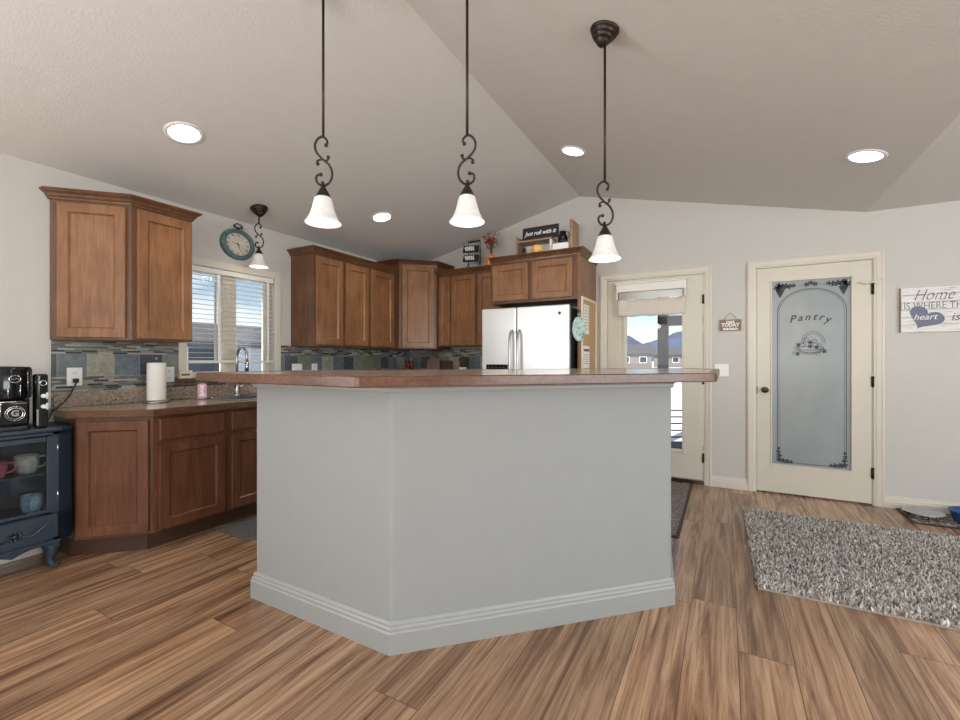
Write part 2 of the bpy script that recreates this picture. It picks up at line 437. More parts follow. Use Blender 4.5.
# ------------------------------------------------------------------ shell
struct('floor', MB().box(WL - TH, WR + TH, WF - TH, WB + TH, -.12, 0), 'plank_floor')
mb = MB()
for a, b in ((WL - TH, -1.4), (-1.4, 1.03), (1.03, WR + TH)):
    za, zb = ceil_z(a + 1e-6), ceil_z(b - 1e-6)
    mb.prism_y([(a, za), (b, zb), (b, zb + .15), (a, za + .15)], WF - TH, WB + TH)
struct('ceiling', mb, 'ceiling_paint')

def wall_x(mb, y0, y1, holes):          # wall running along u (back/front), with sloped top
    cuts = sorted({WL - TH, -1.4, 1.03, WR + TH} | {h[0] for h in holes} | {h[1] for h in holes})
    for a, b in zip(cuts, cuts[1:]):
        za, zb = ceil_z(a + 1e-6) + .05, ceil_z(b - 1e-6) + .05
        hs = [h for h in holes if h[0] <= a + 1e-6 and h[1] >= b - 1e-6]
        if not hs: mb.prism_y([(a, 0), (b, 0), (b, zb), (a, za)], y0, y1)
        else:
            h = hs[0]
            if h[2] > 0: mb.box(a, b, y0, y1, 0, h[2])
            mb.prism_y([(a, h[3]), (b, h[3]), (b, zb), (a, za)], y0, y1)
D1 = (-1.10, -.185); D2 = (.255, 1.07); DT = 2.05     # door openings
mb = MB(); wall_x(mb, WB, WB + TH, [(D1[0] - .02, D1[1] + .02, 0, DT + .02), (D2[0] - .02, D2[1] + .02, 0, DT + .02)])
struct('wall_back', mb, 'wall_paint')
FW = (-.85, 2.35, .6, 2.3)
mb = MB(); wall_x(mb, WF - TH, WF, [FW]); struct('wall_front', mb, 'wall_paint')
WZ0, WZ1, WV0, WV1 = 1.065, 1.985, 1.93, 2.715        # kitchen window opening
mb = MB()
mb.box(WL - TH, WL, -3.3, -1.1, 0, .6).box(WL - TH, WL, -3.3, -1.1, 2.2, 2.5).box(WL - TH, WL, -1.1, WV0, 0, 2.5)  # leaves the opening for the added left window
for a, b, hole in ((WF, -3.3, 0), (WV0, WV1, 1), (WV1, WB, 0)):
    if hole: mb.box(WL - TH, WL, a, b, 0, WZ0).box(WL - TH, WL, a, b, WZ1, 2.5)
    else: mb.box(WL - TH, WL, a, b, 0, 2.5)
struct('wall_left', mb, 'wall_paint')
RW = (-1.0, 2.2, .6, 2.3)
mb = MB(); mb.box(WR, WR + TH, WF, RW[0], 0, 2.5).box(WR, WR + TH, RW[1], WB, 0, 2.5).box(WR, WR + TH, RW[0], RW[1], 0, RW[2]).box(WR, WR + TH, RW[0], RW[1], RW[3], 2.5)
struct('wall_right', mb, 'wall_paint')

BASE = [(0, 0), (.015, 0), (.015, .058), (.011, .066), (.011, .076), (.007, .084), (.005, .10), (0, .10)]
def base_run(name, path): struct(name, MB().sweep(path, BASE), 'trim_paint')
base_run('baseboard_back', [(-.115, WB - .001), (.185, WB - .001)])
mb = MB().sweep([(1.14, WB - .001), (WR, WB - .001)], BASE); struct('baseboard_back.001', mb, 'trim_paint')
base_run('baseboard_left', [(WL + .001, WF), (WL + .001, 1.125)])
base_run('baseboard_right', [(WR - .001, WB), (WR - .001, WF)])
base_run('baseboard_front', [(WR, WF + .001), (WL, WF + .001)])

# window frames of the unseen living-room windows (behind and right of the camera)
def big_window(name, horiz, a, b, z0, z1, pos):
    mb = MB()
    def bx(p0, p1, q0, q1, d0=-.04, d1=.02):
        if horiz: mb.box(p0, p1, pos + d0, pos + d1, q0, q1)
        else: mb.box(pos + d0, pos + d1, p0, p1, q0, q1)
    bx(a, b, z0, z0 + .06); bx(a, b, z1 - .06, z1)
    for k in range(4):
        c = a + (b - a - .05) * k / 3; bx(c, c + .05, z0, z1)
    struct(name, mb, 'white_vinyl')
big_window('window_2', False, RW[0], RW[1], RW[2], RW[3], WR + .08)
big_window('fill_window_front', True, FW[0], FW[1], FW[2], FW[3], WF - .06)  # unseen window put in to carry the front fill

big_window('fill_window_left', False, -3.3, -1.1, .6, 2.2, WL - .06)  # made-up window, added so fill reaches the right ceiling slope

# ------------------------------------------------------------------ doors
CAS = [(0, 0), (.062, 0), (.066, .006), (.066, .016), (.052, .020), (.046, .016), (.018, .013), (.010, .009), (0, .007)]   # across casing, out of wall
def casing(mb, a, b, top, wd=.066):
    # swept in the wall plane: path goes up the left jamb, over, down the right one
    path = [(a, 0), (a, top), (b, top), (b, 0)]
    prof = [(-o, z) for o, z in CAS]
    tmp = MB().sweep(path, prof)
    # plan (x, y) -> (u, z); profile height -> toward room (-y)
    t = Matrix(((1, 0, 0, 0), (0, 0, -1, WB - .0005), (0, 1, 0, 0), (0, 0, 0, 1)))
    mb.add(tmp.v, tmp.f, tf=t)
def hinges(parent, u, zs, label='dark bronze butt hinge'):
    for z in zs:
        o = MB().cyl(.0075, z - .045, z + .045, 10, T(u, WB - .006, 0)).box(u - .014, u + .012, WB - .004, WB - .0005, z - .044, z + .044).build('hinge', 'iron', parent, label=label)

# exterior half-light door (door_1)
d1 = MB(); a, b = D1; d1.cur = 0
gx0, gx1, gz0, gz1 = -.925, -.352, .30, 1.92
DY0, DY1 = WB + .004, WB + .044
d1.box(a + .003, gx0, DY0, DY1, .045, DT - .004).box(gx1, b - .003, DY0, DY1, .045, DT - .004)
d1.box(gx0, gx1, DY0, DY1, .045, gz0).box(gx0, gx1, DY0, DY1, gz1, DT - .004)
door1 = d1.build('door_1', 'door_paint'); door1['kind'] = 'structure'
mb = MB()
for (x0, x1, z0, z1) in ((gx0 - .012, gx0 + .02, gz0 - .012, gz1 + .012), (gx1 - .02, gx1 + .012, gz0 - .012, gz1 + .012), (gx0 + .02, gx1 - .02, gz0 - .012, gz0 + .02), (gx0 + .02, gx1 - .02, gz1 - .02, gz1 + .012)):
    mb.box(x0, x1, DY0 - .012, DY1 + .012, z0, z1)
mb.build('glazing_frame', 'door_paint', door1, bevel=.004)
MB().box(gx0 + .015, gx1 - .015, WB + .022, WB + .028, gz0 + .015, gz1 - .015).build('glass', 'glass', door1)
hinges(door1, b + .004, (1.80, 1.02, .26))
mb = MB().cyl(.03, 0, .008, 20, T(a + .06, DY0, .95) @ RX(PI / 2)).cyl(.011, 0, .05, 12, T(a + .06, DY0, .95) @ RX(PI / 2)).sphere(.027, T(a + .06, DY0 - .055, .95))
mb.build('door_knob', 'bronze', door1)
MB().cyl(.028, 0, .018, 20, T(a + .06, DY0, 1.08) @ RX(PI / 2)).build('deadbolt', 'bronze', door1)
mb = MB(); mb.box(a - .02, b + .02, WB + .0, WB + TH, 0, .035); mb.build('threshold', 'bronze', door1)
mb = MB(); casing(mb, a - .008, b + .008, DT + .006)
for s0, s1 in ((a - .02, a), (b, b + .02)): mb.box(s0, s1, WB + .001, WB + TH, .035, DT + .02)
mb.box(a - .02, b + .02, WB + .001, WB + TH, DT, DT + .02)
struct('trim_1', mb, 'trim_paint')

# pantry door (door_2)
a, b = D2; gx0, gx1, gz0, gz1 = .365, .942, .262, 1.925
mb = MB()
mb.box(a + .003, gx0, DY0, DY1, .014, DT - .004).box(gx1, b - .003, DY0, DY1, .014, DT - .004)
mb.box(gx0, gx1, DY0, DY1, .014, gz0).box(gx0, gx1, DY0, DY1, gz1, DT - .004)
door2 = mb.build('door_2', 'door_paint'); door2['kind'] = 'structure'
mb = MB()
for (x0, x1, z0, z1) in ((gx0 - .004, gx0 + .008, gz0 - .004, gz1 + .004), (gx1 - .008, gx1 + .004, gz0 - .004, gz1 + .004), (gx0, gx1, gz0 - .004, gz0 + .008), (gx0, gx1, gz1 - .008, gz1 + .004)):
    mb.box(x0, x1, DY0 - .006, DY1 - .01, z0, z1)
mb.build('glazing_bead', 'door_paint', door2, bevel=.002)
MB().box(gx0, gx1, DY0 + .012, DY0 + .018, gz0, gz1).build('glass', 'frosted_glass', door2, label='grey-blue frosted glass pane')
# etched decoration on the pane
GY = DY0 + .0115
def g3(x, z): return (x, GY, z)
rnd = random.Random(5)
def leaf(mb, x, z, r, ang, lobes=5):
    pts = []; r *= 1.3
    for k in range(lobes * 6):
        t = 2 * PI * k / (lobes * 6); rr = r * (.68 + .24 * math.cos(lobes * t))
        pts.append((x + rr * math.cos(t + ang), z + rr * math.sin(t + ang)))
    mb.prism_y(pts, GY - .0012, GY)
def disc(mb, x, z, r, n=9): mb.prism_y([(x + r * math.cos(2 * PI * k / n), z + r * math.sin(2 * PI * k / n)) for k in range(n)], GY - .0012, GY)
mb = MB(); ac = (gx0 + gx1) / 2 + .006
for off, th in ((0, .0028), (.013, .0016)):
    hw = .245 - off; pts = [g3(ac - hw, gz0 + .10)]
    pts += [g3(ac - hw * math.cos(PI * k / 28), 1.640 + (.200 - off) * math.sin(PI * k / 28)) for k in range(29)] + [g3(ac + hw, gz0 + .10)]
    mb.tube(pts, th, 4)
mb.tube([g3(ac - .245, gz0 + .028), g3(ac + .245, gz0 + .028)], .002, 4)
mb.build('etched_arch', 'etch', door2)
mb = MB()
for sgn in (-1, 1):
    cx = ac + sgn * .225
    for dx, dz, r in ((0, 0, .030), (-.035, .008, .026), (-.068, .004, .024), (-.10, .010, .018), (.025, -.004, .024), (.008, .020, .022)):
        leaf(mb, cx + sgn * dx, 1.865 + dz, r, rnd.random() * 3)
    for row in range(5):
        for k in range(5 - row): disc(mb, cx + sgn * .0 + (k - (4 - row) / 2) * .013, 1.838 - row * .014, .0085)
    mb.tube([g3(ac + sgn * (.125 - t * .009), 1.872 + .006 * math.sin(t * 1.3)) for t in range(11)], .0016, 4)
    # corner sprigs at the foot of the pane
    for dx, dz, r in ((0, 0, .022), (0, .035, .020), (.008, .068, .017), (.004, .10, .013), (-.03, -.008, .021), (-.062, -.012, .020), (-.09, -.014, .015)):
        leaf(mb, ac + sgn * (.232 + dx * .6), 1.0 * gz0 + .05 + dz + .0, r, rnd.random() * 3) if dx >= 0 else leaf(mb, ac + sgn * (.232 + dx), gz0 + .05 + dz, r, rnd.random() * 3)
for dx in (-.03, 0, .03): leaf(mb, ac + dx, 1.877 + (.012 if dx == 0 else 0), .02, 1.2 + dx * 20)
mb.build('etched_leaves', 'etch', door2)
mb = MB()
for i, (ch, dx) in enumerate(zip('Pantry', (-.132, -.075, -.022, .030, .074, .120))):
    dz = -.9 * dx * dx
    mb.text(ch, .088 if ch == 'P' else .082, T(.655 + dx, GY, 1.588 + dz + (0 if ch != 'y' else -.012)) @ RY(dx * 1.2) @ RX(PI / 2), .0008, .35, bold=.0012)
mb.build('etched_lettering', 'etch', door2)
mb = MB(); bx, bz = .655, 1.315
def arc(cx, cz, rx, rz, a0, a1, th=.0022, n=18): mb.tube([g3(cx + rx * math.cos(R(a0 + (a1 - a0) * k / n)), cz + rz * math.sin(R(a0 + (a1 - a0) * k / n))) for k in range(n + 1)], th, 4)
arc(bx + .02, bz + .04, .085, .105, 0, 180); arc(bx + .02, bz + .04, .070, .086, 0, 180)        # basket handle
arc(bx, bz, .095, .055, 180, 360); arc(bx, bz, .095, .018, 0, 360)                                # bowl and rim
for k in range(-3, 4): mb.tube([g3(bx + k * .024, bz - .015), g3(bx + k * .018, bz - .05)], .0013, 4)
arc(bx, bz - .005, .085, .036, 190, 350)
for dx, dz, r in ((-.06, .03, .024), (-.02, .04, .028), (.03, .03, .024), (.065, .022, .02), (.03, .06, .02), (-.03, .075, .018), (.085, -.02, .022), (-.095, .0, .02), (-.11, -.045, .018), (.055, -.05, .018)):
    arc(bx + dx, bz + dz, r, r * .85, 0, 360, .0015, 14); arc(bx + dx, bz + dz, r * .55, r * .5, 40, 200, .0012, 8)
for dx, dz in ((-.085, .03), (0, .015), (.10, -.03), (-.09, -.05), (.0, .05), (.045, .005)): leaf(mb, bx + dx, bz + dz, .017, dx * 30)
mb.build('etched_basket', 'etch', door2)
hinges(door2, b + .004, (1.80, 1.03, .27))
mb = MB().cyl(.030, 0, .008, 20, T(.318, DY0, .937) @ RX(PI / 2)).cyl(.011, 0, .05, 12, T(.318, DY0, .937) @ RX(PI / 2)).sphere(.028, T(.318, DY0 - .055, .937), sz=.85)
mb.build('door_knob', 'bronze', door2)
MB().box(a + .001, a + .006, DY0 - .002, DY0 + .01, .90, .97).build('strike_plate', 'iron', door2)
mb = MB(); mb.box(.985, 1.10, WB - .034, WB - .020, 1.848, 1.862).box(1.015, 1.045, WB - .022, DY0, 1.842, 1.868).box(1.075, 1.10, WB - .036, WB - .018, 1.842, 1.87)
mb.tube([(1.10, WB - .027, 1.86), (1.135, WB - .03, 1.872)], .004, 6)
mb.build('door_latch', 'trim_paint', door2, bevel=.002, label='small white flip latch at the door top')
mb = MB(); casing(mb, a - .008, b + .008, DT + .006)
for s0, s1 in ((a - .02, a), (b, b + .02)): mb.box(s0, s1, WB + .001, WB + TH, 0, DT + .02)
mb.box(a - .02, b + .02, WB + .001, WB + TH, DT, DT + .02)
struct('trim_2', mb, 'trim_paint')
struct('wall_pantry', MB().box(D2[0] - .1, D2[1] + .1, WB + TH + .3, WB + TH + .35, 0, 2.3), 'wall_paint')

# ------------------------------------------------------------------ kitchen window (window_1)
mb = MB(); u0, u1 = WL - .13, WL - .08
fr = .045
mb.box(u0, u1, WV0, WV1, WZ0, WZ0 + fr).box(u0, u1, WV0, WV1, WZ1 - fr, WZ1).box(u0, u1, WV0, WV0 + fr, WZ0, WZ1).box(u0, u1, WV1 - fr, WV1, WZ0, WZ1)
mb.box(u0, u1 + .01, 2.265, 2.385, WZ0, WZ1)
w1 = struct('window_1', mb, 'almond_vinyl', .004)
MB().box(WL - .108, WL - .104, WV0 + .03, 2.28, WZ0 + .03, WZ1 - .03).box(WL - .108, WL - .104, 2.37, WV1 - .03, WZ0 + .03, WZ1 - .03).build('glass', 'glass', w1)
mb = MB()
cw = .062
for (p0, p1, q0, q1) in ((WV0 - cw, WV0, WZ0 - .0, WZ1 + cw), (WV1, WV1 + cw, WZ0, WZ1 + cw), (WV0, WV1, WZ1, WZ1 + cw)):
    mb.box(WL + .0005, WL + .014, p0, p1, q0, q1)
struct('trim_3', mb, 'trim_paint', .003)
mb = MB().box(WL - .079, WL + .055, WV0 - .085, WV1 + .08, WZ0 - .028, WZ0 - .001)
struct('trim_4', mb, 'wood_edge', .004)

bl = thing('window_blind', 'white slatted venetian blind lowered over the kitchen window', 'window blind', (WL - .032, (WV0 + WV1) / 2, WZ0))
hw = (WV1 - WV0) / 2 - .006
MB().box(-.028, .028, -hw, hw, WZ1 - WZ0 - .045, WZ1 - WZ0 - .002).build('headrail', 'slat_white', bl, .003)
zt, zb, n = WZ1 - WZ0 - .07, .165, 18
mb = MB()
for k in range(n):
    z = zt + (zb - zt) * k / (n - 1)
    mb.box(-.024, .024, -hw, hw, -.0014, .0014, T(0, 0, z) @ RY(R(1)))
mb.build('slats', 'slat_white', bl)
MB().box(-.025, .025, -hw, hw, .118, .142).build('bottom_rail', 'slat_white', bl, .004)
for y in (-.13, .27 + .06):
    mb = MB(); mb.box(.0255, .0265, y - .011, y + .011, .13, zt + .02); mb.box(-.0265, -.0255, y - .011, y + .011, .13, zt + .02)
    mb.build('ladder_tape', 'white_plastic', bl)
for y in (.30 + .08,): MB().tube([(.03, y, zt), (.032, y + .002, .42)], .002, 6).sphere(.008, T(.032, y + .002, .41)).build('pull_cord', 'white_plastic', bl)
MB().tube([(.03, -.05, zt), (.032, -.052, .50)], .002, 6).sphere(.008, T(.032, -.052, .49)).build('pull_cord', 'white_plastic', bl)

# ------------------------------------------------------------------ splashback tiles
mb = MB()
mb.box(WL + .0004, WL + .010, 1.128, 1.868, 1.0, 1.352).box(WL + .0004, WL + .010, 1.868, 2.777, 1.0, WZ0 - .03)
mb.box(WL + .0004, WL + .010, 2.777, WB, 1.0, 1.352); mb.box(WL + .0004, WL + .012, 1.122, 1.128, .9, 1.352)
tl = struct('trim_5', mb, 'tile_left')
struct('trim_6', MB().box(WL + .01, -2.2, WB - .010, WB - .0004, 1.0, 1.36), 'tile_back')

# ------------------------------------------------------------------ cabinets
def shaker(mb, x0, x1, z0, z1, y, fw=.052, t=.02):
    mb.loops(x0, x1, z0, z1, [(0, y), (0, y - t + .003), (.003, y - t), (fw, y - t), (fw + .003, y - t + .003), (fw + .010, y - t + .012), (fw + .013, y - t + .012)])
def slab(mb, x0, x1, z0, z1, y, t=.02):
    mb.loops(x0, x1, z0, z1, [(0, y), (0, y - t + .006), (.008, y - t)])
# frames: world -> local of a face running along direction rz, origin at o
def face(o, rz): return T(*o) @ RZ(rz)
CRS = .84
CR = [(0, 0), (.010, 0), (.012, .012), (.022, .022), (.030, .040), (.048, .052), (.052, .060), (.058, .062), (.058, .072), (0, .072)]
def crown(path, z): return MB().sweep(path, [(o * CRS, z + q * CRS + .004) for o, q in CR])

mapl = 'maple'; mapb = 'maple_base'
# left wall cabinet with the angled end
S2 = math.sqrt(.5)
t = thing('wall_cabinet', 'brown two-door wall cabinet with angled end left of the window', 'cabinet', (WL, 1.12, 1.34))
def rel(p, o): return [(x - o[0], y - o[1]) for x, y in p]
pl = [(WL + .001, 1.115), (WL + .03, 1.115), (-3.43, 1.42), (-3.43, 1.80), (WL + .001, 1.80)]
MB().prism(rel(pl, (WL, 1.12)), 0, .90).build('carcass', 'maple_frame', t, .002)
o_ = T(-WL, -1.12, -1.34)

def add_door(parent, origin, rz, x0, x1, z0, z1, name='door', kind=shaker, mat=mapl, fw=.058, label=None, base=(0, 0, 0)):
    mb = MB(); tmp = MB(); kind(tmp, x0, x1, z0, z1, 0) if kind is slab else kind(tmp, x0, x1, z0, z1, 0, fw)
    f_ = T(-base[0], -base[1], -base[2]) @ face(origin, rz)
    mb.add(tmp.v, tmp.f, tf=f_); return mb.build(name, mat, parent, label=label)
B0 = (WL, 1.12, 1.34)
add_door(t, (-3.73, 1.12, 0), R(45), .030, .398, 1.355, 2.215, base=B0)
add_door(t, (-3.43, 1.42, 0), R(90), .030, .372, 1.355, 2.215, base=B0)
crown(rel([(WL + .001, 1.113), (WL + .03, 1.113), (-3.43, 1.42), (-3.43, 1.80), (WL + .002, 1.80)], B0), .888).build('crown_moulding', 'maple_frame', t)

# three-door wall cabinet right of the window
B0 = (WL, 2.897, 1.345)
t = thing('wall_cabinet', 'brown three-door wall cabinet just right of the kitchen window', 'cabinet', B0)
MB().box(.001, .33, 0, 1.221, 0, .89).build('carcass', 'maple_frame', t, .002)
for a, b in ((2.917, 3.252), (3.290, 3.62), (3.668, 4.045)): add_door(t, (-3.43, 0, 0), R(90), a, b, 1.362, 2.212, base=B0)
crown([(.002, 0), (.33, 0), (.33, 1.20)], .885).build('crown_moulding', 'maple_frame', t)

# taller diagonal corner cabinet
B0 = (WL, WB, 1.345); k1 = (-3.40, 4.12); k2 = (-3.08, 4.44)
t = thing('corner_cabinet', 'tall single-door diagonal corner wall cabinet with dark crown', 'cabinet', B0)
pl = [(WL + .001, 4.12), k1, k2, (-3.08, WB - .001), (WL + .001, WB - .001)]
MB().prism(rel(pl, B0), 0, 1.03).build('carcass', 'maple_frame', t, .002)
add_door(t, (*k1, 0), R(45), .035, .418, 1.36, 2.345, base=B0)
crown(rel([(WL + .002, 4.12), k1, k2, (-3.08, WB - .002)], B0), 1.00).build('crown_moulding', 'maple_base', t)

# back wall cabinet
B0 = (-3.078, WB, 1.37)
t = thing('wall_cabinet', 'brown wall cabinet on the back wall between corner cabinet and refrigerator', 'cabinet', B0)
MB().box(0, .885, -.33, -.001, 0, .910).build('carcass', 'maple_frame', t, .002)
for a, b in ((-3.040, -2.885), (-2.862, -2.535), (-2.495, -2.205)): add_door(t, (0, 4.45, 0), 0, a, b, 1.385, 2.205, base=B0, fw=.045)
crown([(.0, -.33), (.885, -.33)], .855).build('crown_moulding', 'maple_frame', t)

# refrigerator cabinet with its tall side panel
B0 = (-2.19, WB, 0)
t = thing('refrigerator_cabinet', 'deep two-door cabinet above the refrigerator with full-height side panel', 'cabinet', B0)
MB().box(0, .945, -.61, -.001, 1.80, 2.284).build('carcass', 'maple_frame', t, .002)
MB().box(.945, .97, -.61, -.001, 0, 2.284).build('side_panel', mapl, t, .002)
for a, b in ((-2.160, -1.755), (-1.712, -1.290)): add_door(t, (0, 4.17, 0), 0, a, b, 1.828, 2.205, base=B0)
crown([(0, -.61), (.97, -.61), (.97, -.002)], 2.228).build('crown_moulding', 'maple_frame', t)

# base cabinets, left wall
KH = .115; CT = .862
B0 = (WL, 1.13, 0)
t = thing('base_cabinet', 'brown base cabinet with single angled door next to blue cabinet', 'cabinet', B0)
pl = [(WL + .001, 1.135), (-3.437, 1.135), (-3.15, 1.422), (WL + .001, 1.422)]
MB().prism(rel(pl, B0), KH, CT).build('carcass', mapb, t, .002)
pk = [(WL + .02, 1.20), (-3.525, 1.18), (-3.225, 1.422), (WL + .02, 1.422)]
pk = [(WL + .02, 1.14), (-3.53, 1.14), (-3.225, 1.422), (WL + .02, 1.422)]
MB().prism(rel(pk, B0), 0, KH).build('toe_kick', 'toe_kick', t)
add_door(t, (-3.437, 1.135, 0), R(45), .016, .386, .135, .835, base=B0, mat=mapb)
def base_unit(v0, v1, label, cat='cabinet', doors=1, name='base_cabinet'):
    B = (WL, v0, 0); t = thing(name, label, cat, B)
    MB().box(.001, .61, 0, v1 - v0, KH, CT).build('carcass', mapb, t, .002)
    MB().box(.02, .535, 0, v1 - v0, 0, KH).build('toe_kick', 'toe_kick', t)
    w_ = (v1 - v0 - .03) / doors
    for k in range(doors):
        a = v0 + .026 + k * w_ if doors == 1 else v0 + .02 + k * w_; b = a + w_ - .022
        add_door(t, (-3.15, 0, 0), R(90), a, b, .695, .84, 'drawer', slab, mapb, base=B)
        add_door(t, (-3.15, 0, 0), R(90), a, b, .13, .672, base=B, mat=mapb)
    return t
base_unit(1.424, 1.896, 'brown base cabinet with one drawer above a door, left of the sink')
base_unit(1.898, 2.74, 'brown two-door sink base cabinet partly behind island', doors=2)
base_unit(2.742, 3.50, 'brown base cabinet under counter right of the sink, behind island', doors=2)
B = (WL, 3.502, 0); t = thing('base_cabinet', 'brown corner base cabinet below the diagonal wall cabinet', 'cabinet', B)
MB().prism([(.001, 0), (.61, 0), (.61, .35), (.93, .67), (.93, 1.277), (.001, 1.277)], KH, CT).build('carcass', mapb, t)
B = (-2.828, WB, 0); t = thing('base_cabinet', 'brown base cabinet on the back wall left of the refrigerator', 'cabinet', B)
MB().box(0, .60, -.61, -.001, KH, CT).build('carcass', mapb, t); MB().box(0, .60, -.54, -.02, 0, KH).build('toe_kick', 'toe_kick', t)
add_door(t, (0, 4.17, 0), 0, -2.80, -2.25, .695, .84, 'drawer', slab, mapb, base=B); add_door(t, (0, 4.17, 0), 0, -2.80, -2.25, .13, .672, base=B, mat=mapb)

# worktop with wooden edge and upstand (hole left for the sink by building round it)
SV0, SV1, SU0, SU1 = 2.02, 2.62, -3.62, -3.22
t = thing('kitchen_worktop', 'speckled brown worktop with wooden front edge running under the window', 'countertop', (WL, 1.13, .862))
B0 = (WL, 1.13, .862)
ed = [(-3.46, 1.105), (-3.125, 1.44 - .03), (-3.125, 4.0), (-2.85, 4.145), (-2.225, 4.145)]
mb = MB(); z0, z1 = 0, .040
mb.prism(rel([(WL + .001, 1.105), (-3.46, 1.105), (-3.125, 1.41), (-3.125, SV0), (WL + .001, SV0)], B0), z0, z1)
mb.prism(rel([(WL + .001, SV0), (SU0, SV0), (SU0, SV1), (WL + .001, SV1)], B0), z0, z1)
mb.prism(rel([(SU1, SV0), (-3.125, SV0), (-3.125, SV1), (SU1, SV1)], B0), z0, z1)
mb.prism(rel([(WL + .001, SV1), (-3.125, SV1), (-3.125, 4.0), (-2.98, 4.145), (-2.225, 4.145), (-2.225, WB - .001), (WL + .001, WB - .001)], B0), z0, z1)
mb.build('granite_top', 'granite_light', t)
MB().sweep(rel([(-3.46, 1.105), (-3.125, 1.41), (-3.125, 4.0), (-2.98, 4.145), (-2.225, 4.145)], B0), [(0, -.004), (.018, -.004), (.020, 0), (.020, .036), (.016, .0405), (0, .0405)]).build('wooden_edge', 'wood_edge', t)
mb = MB().box(.001, .018, 0, WB - 1.13 - .001, .0405, .138).box(.018, 1.535, WB - 1.13 - .018, WB - 1.13 - .001, .0405, .138)
mb.build('upstand', 'granite', t, .003)

t = thing('sink', 'stainless double-bowl sink set in the worktop below the window', 'sink', ((SU0 + SU1) / 2, (SV0 + SV1) / 2, .903))
hu, hv = (SU1 - SU0) / 2, (SV1 - SV0) / 2
mb = MB(); rw = .018
for c0, c1 in ((-hv, -.012), (.012, hv)):
    mb.box(-hu + .006, -hu + .012, c0 + .006, c1 - .006, -.19, .0).box(hu - .012, hu - .006, c0 + .006, c1 - .006, -.19, 0)
    mb.box(-hu + .006, hu - .006, c0 + .006, c0 + .012, -.19, 0).box(-hu + .006, hu - .006, c1 - .012, c1 - .006, -.19, 0)
    mb.box(-hu + .006, hu - .006, c0 + .006, c1 - .006, -.196, -.19)
mb.build('bowls', 'brushed', t)
mb = MB().box(-hu - rw, hu + rw, -hv - rw, -hv + .006, 0, .007).box(-hu - rw, hu + rw, hv - .006, hv + rw, 0, .007).box(-hu - rw, -hu + .006, -hv, hv, 0, .007).box(hu - .006, hu + rw, -hv, hv, 0, .007).box(-hu, hu, -.016, .016, -.004, .006)
mb.build('rim', 'chrome', t, .003)
t = thing('faucet', 'tall chrome gooseneck kitchen faucet behind the sink', 'faucet', (-3.685, 2.30, .902))
MB().lathe([(.03, 0), (.03, .01), (.022, .02), (.018, .06), (.0125, .10)], 20).build('base', 'chrome', t)
pts = [(0, 0, .09), (0, 0, .30)] + [(.07 - .07 * math.cos(PI * k / 14), 0, .33 + .085 * math.sin(PI * k / 14)) for k in range(15)] + [(.14, 0, .28)]
MB().tube(pts, .0115, 12).build('spout', 'brushed', t)
MB().tube([(.14, 0, .29), (.14, 0, .21)], .016, 12).build('spray_head', 'chrome', t)
MB().tube([(0, .018, .07), (.015, .07, .10)], .006, 8).build('handle', 'chrome', t)

# ------------------------------------------------------------------ refrigerator
t = thing('refrigerator', 'stainless side-by-side refrigerator with white-silver doors', 'refrigerator', (-1.742, 4.0, 0))
MB().box(-.462, .462, .06, .74, .02, 1.715).build('body', 'black_matte', t, .004, label='black cabinet body')
sp = -.075
da = MB().box(-.466, sp - .004, 0, .055, .10, 1.735).build('freezer_door', 'stainless', t, .012, seg=3)
db = MB().box(sp + .004, .466, 0, .055, .10, 1.735).build('refrigerator_door', 'stainless', t, .012, seg=3)
for s, d in ((-1, da), (1, db)):
    x = sp + s * .042; pts = [(x, -.004, 1.50), (x, -.045, 1.475), (x, -.060, 1.40), (x, -.062, 1.0), (x, -.060, .62), (x, -.045, .56), (x, -.004, .53)]
    MB().tube(pts, .014, 10).build('handle', 'brushed', d)
dsp = MB().box(-.41, -.165, -.006, -.001, 1.105, 1.165).build('control_panel', 'black_gloss', da, .002)
for k in range(5): MB().box(-.385 + k * .042, -.370 + k * .042, -.0075, -.0055, 1.130, 1.138).build('button', 'ink_grey', dsp)
MB().box(-.385, -.165, -.003, -.001, .70, 1.10).build('dispenser_recess', 'black_matte', da)
mb = MB().cyl(.018, 0, .002, 6, T(.375, -.0005, 1.655) @ RX(PI / 2)); mb.build('badge', 'ink_dark', db, label='small dark badge')
MB().box(-.46, .46, .02, .70, 0, .10).build('kick_grille', 'black_matte', t)

# cork board and oven mitt on the refrigerator side panel
t = thing('cork_board', 'framed cork board hung on the brown panel beside the refrigerator', 'cork board', (-1.2195, 4.47, 1.45))
for (y0, y1, z0, z1) in ((-.275, -.25, -.39, .38), (.25, .275, -.39, .38), (-.25, .25, -.39, -.365), (-.25, .25, .355, .38)): pass
mb = MB().box(0, .018, -.275, -.25, -.39, .38).box(0, .018, .25, .275, -.39, .38).box(0, .018, -.25, .25, -.39, -.365).box(0, .018, -.25, .25, .355, .38)
mb.build('frame', 'light_frame', t, .003)
MB().box(.001, .008, -.25, .25, -.365, .355).build('board', 'cork', t)
n1 = MB().box(.0085, .010, -.205, -.02, .02, .31).build('note', 'paper', t); n2 = MB().box(.0085, .010, -.215, 0, -.32, -.10).build('note', 'paper', t)
MB().box(.0102, .0108, -.205, -.01, -.155, -.13).build('heading', 'ink_grey', n2)
for k in range(5): MB().box(.0102, .0106, -.195, -.03, -.19 - k * .022, -.186 - k * .022).build('text_line', 'ink_grey', n2)
for k in range(8): MB().box(.0102, .0106, -.19, -.04, .28 - k * .03, .284 - k * .03).build('text_line', 'ink_grey', n1)
t = thing('oven_mitt', 'mint patterned oven mitt hanging beside the refrigerator', 'oven mitt', (-1.215, 4.10, 1.635), R(-62))
mb = MB()
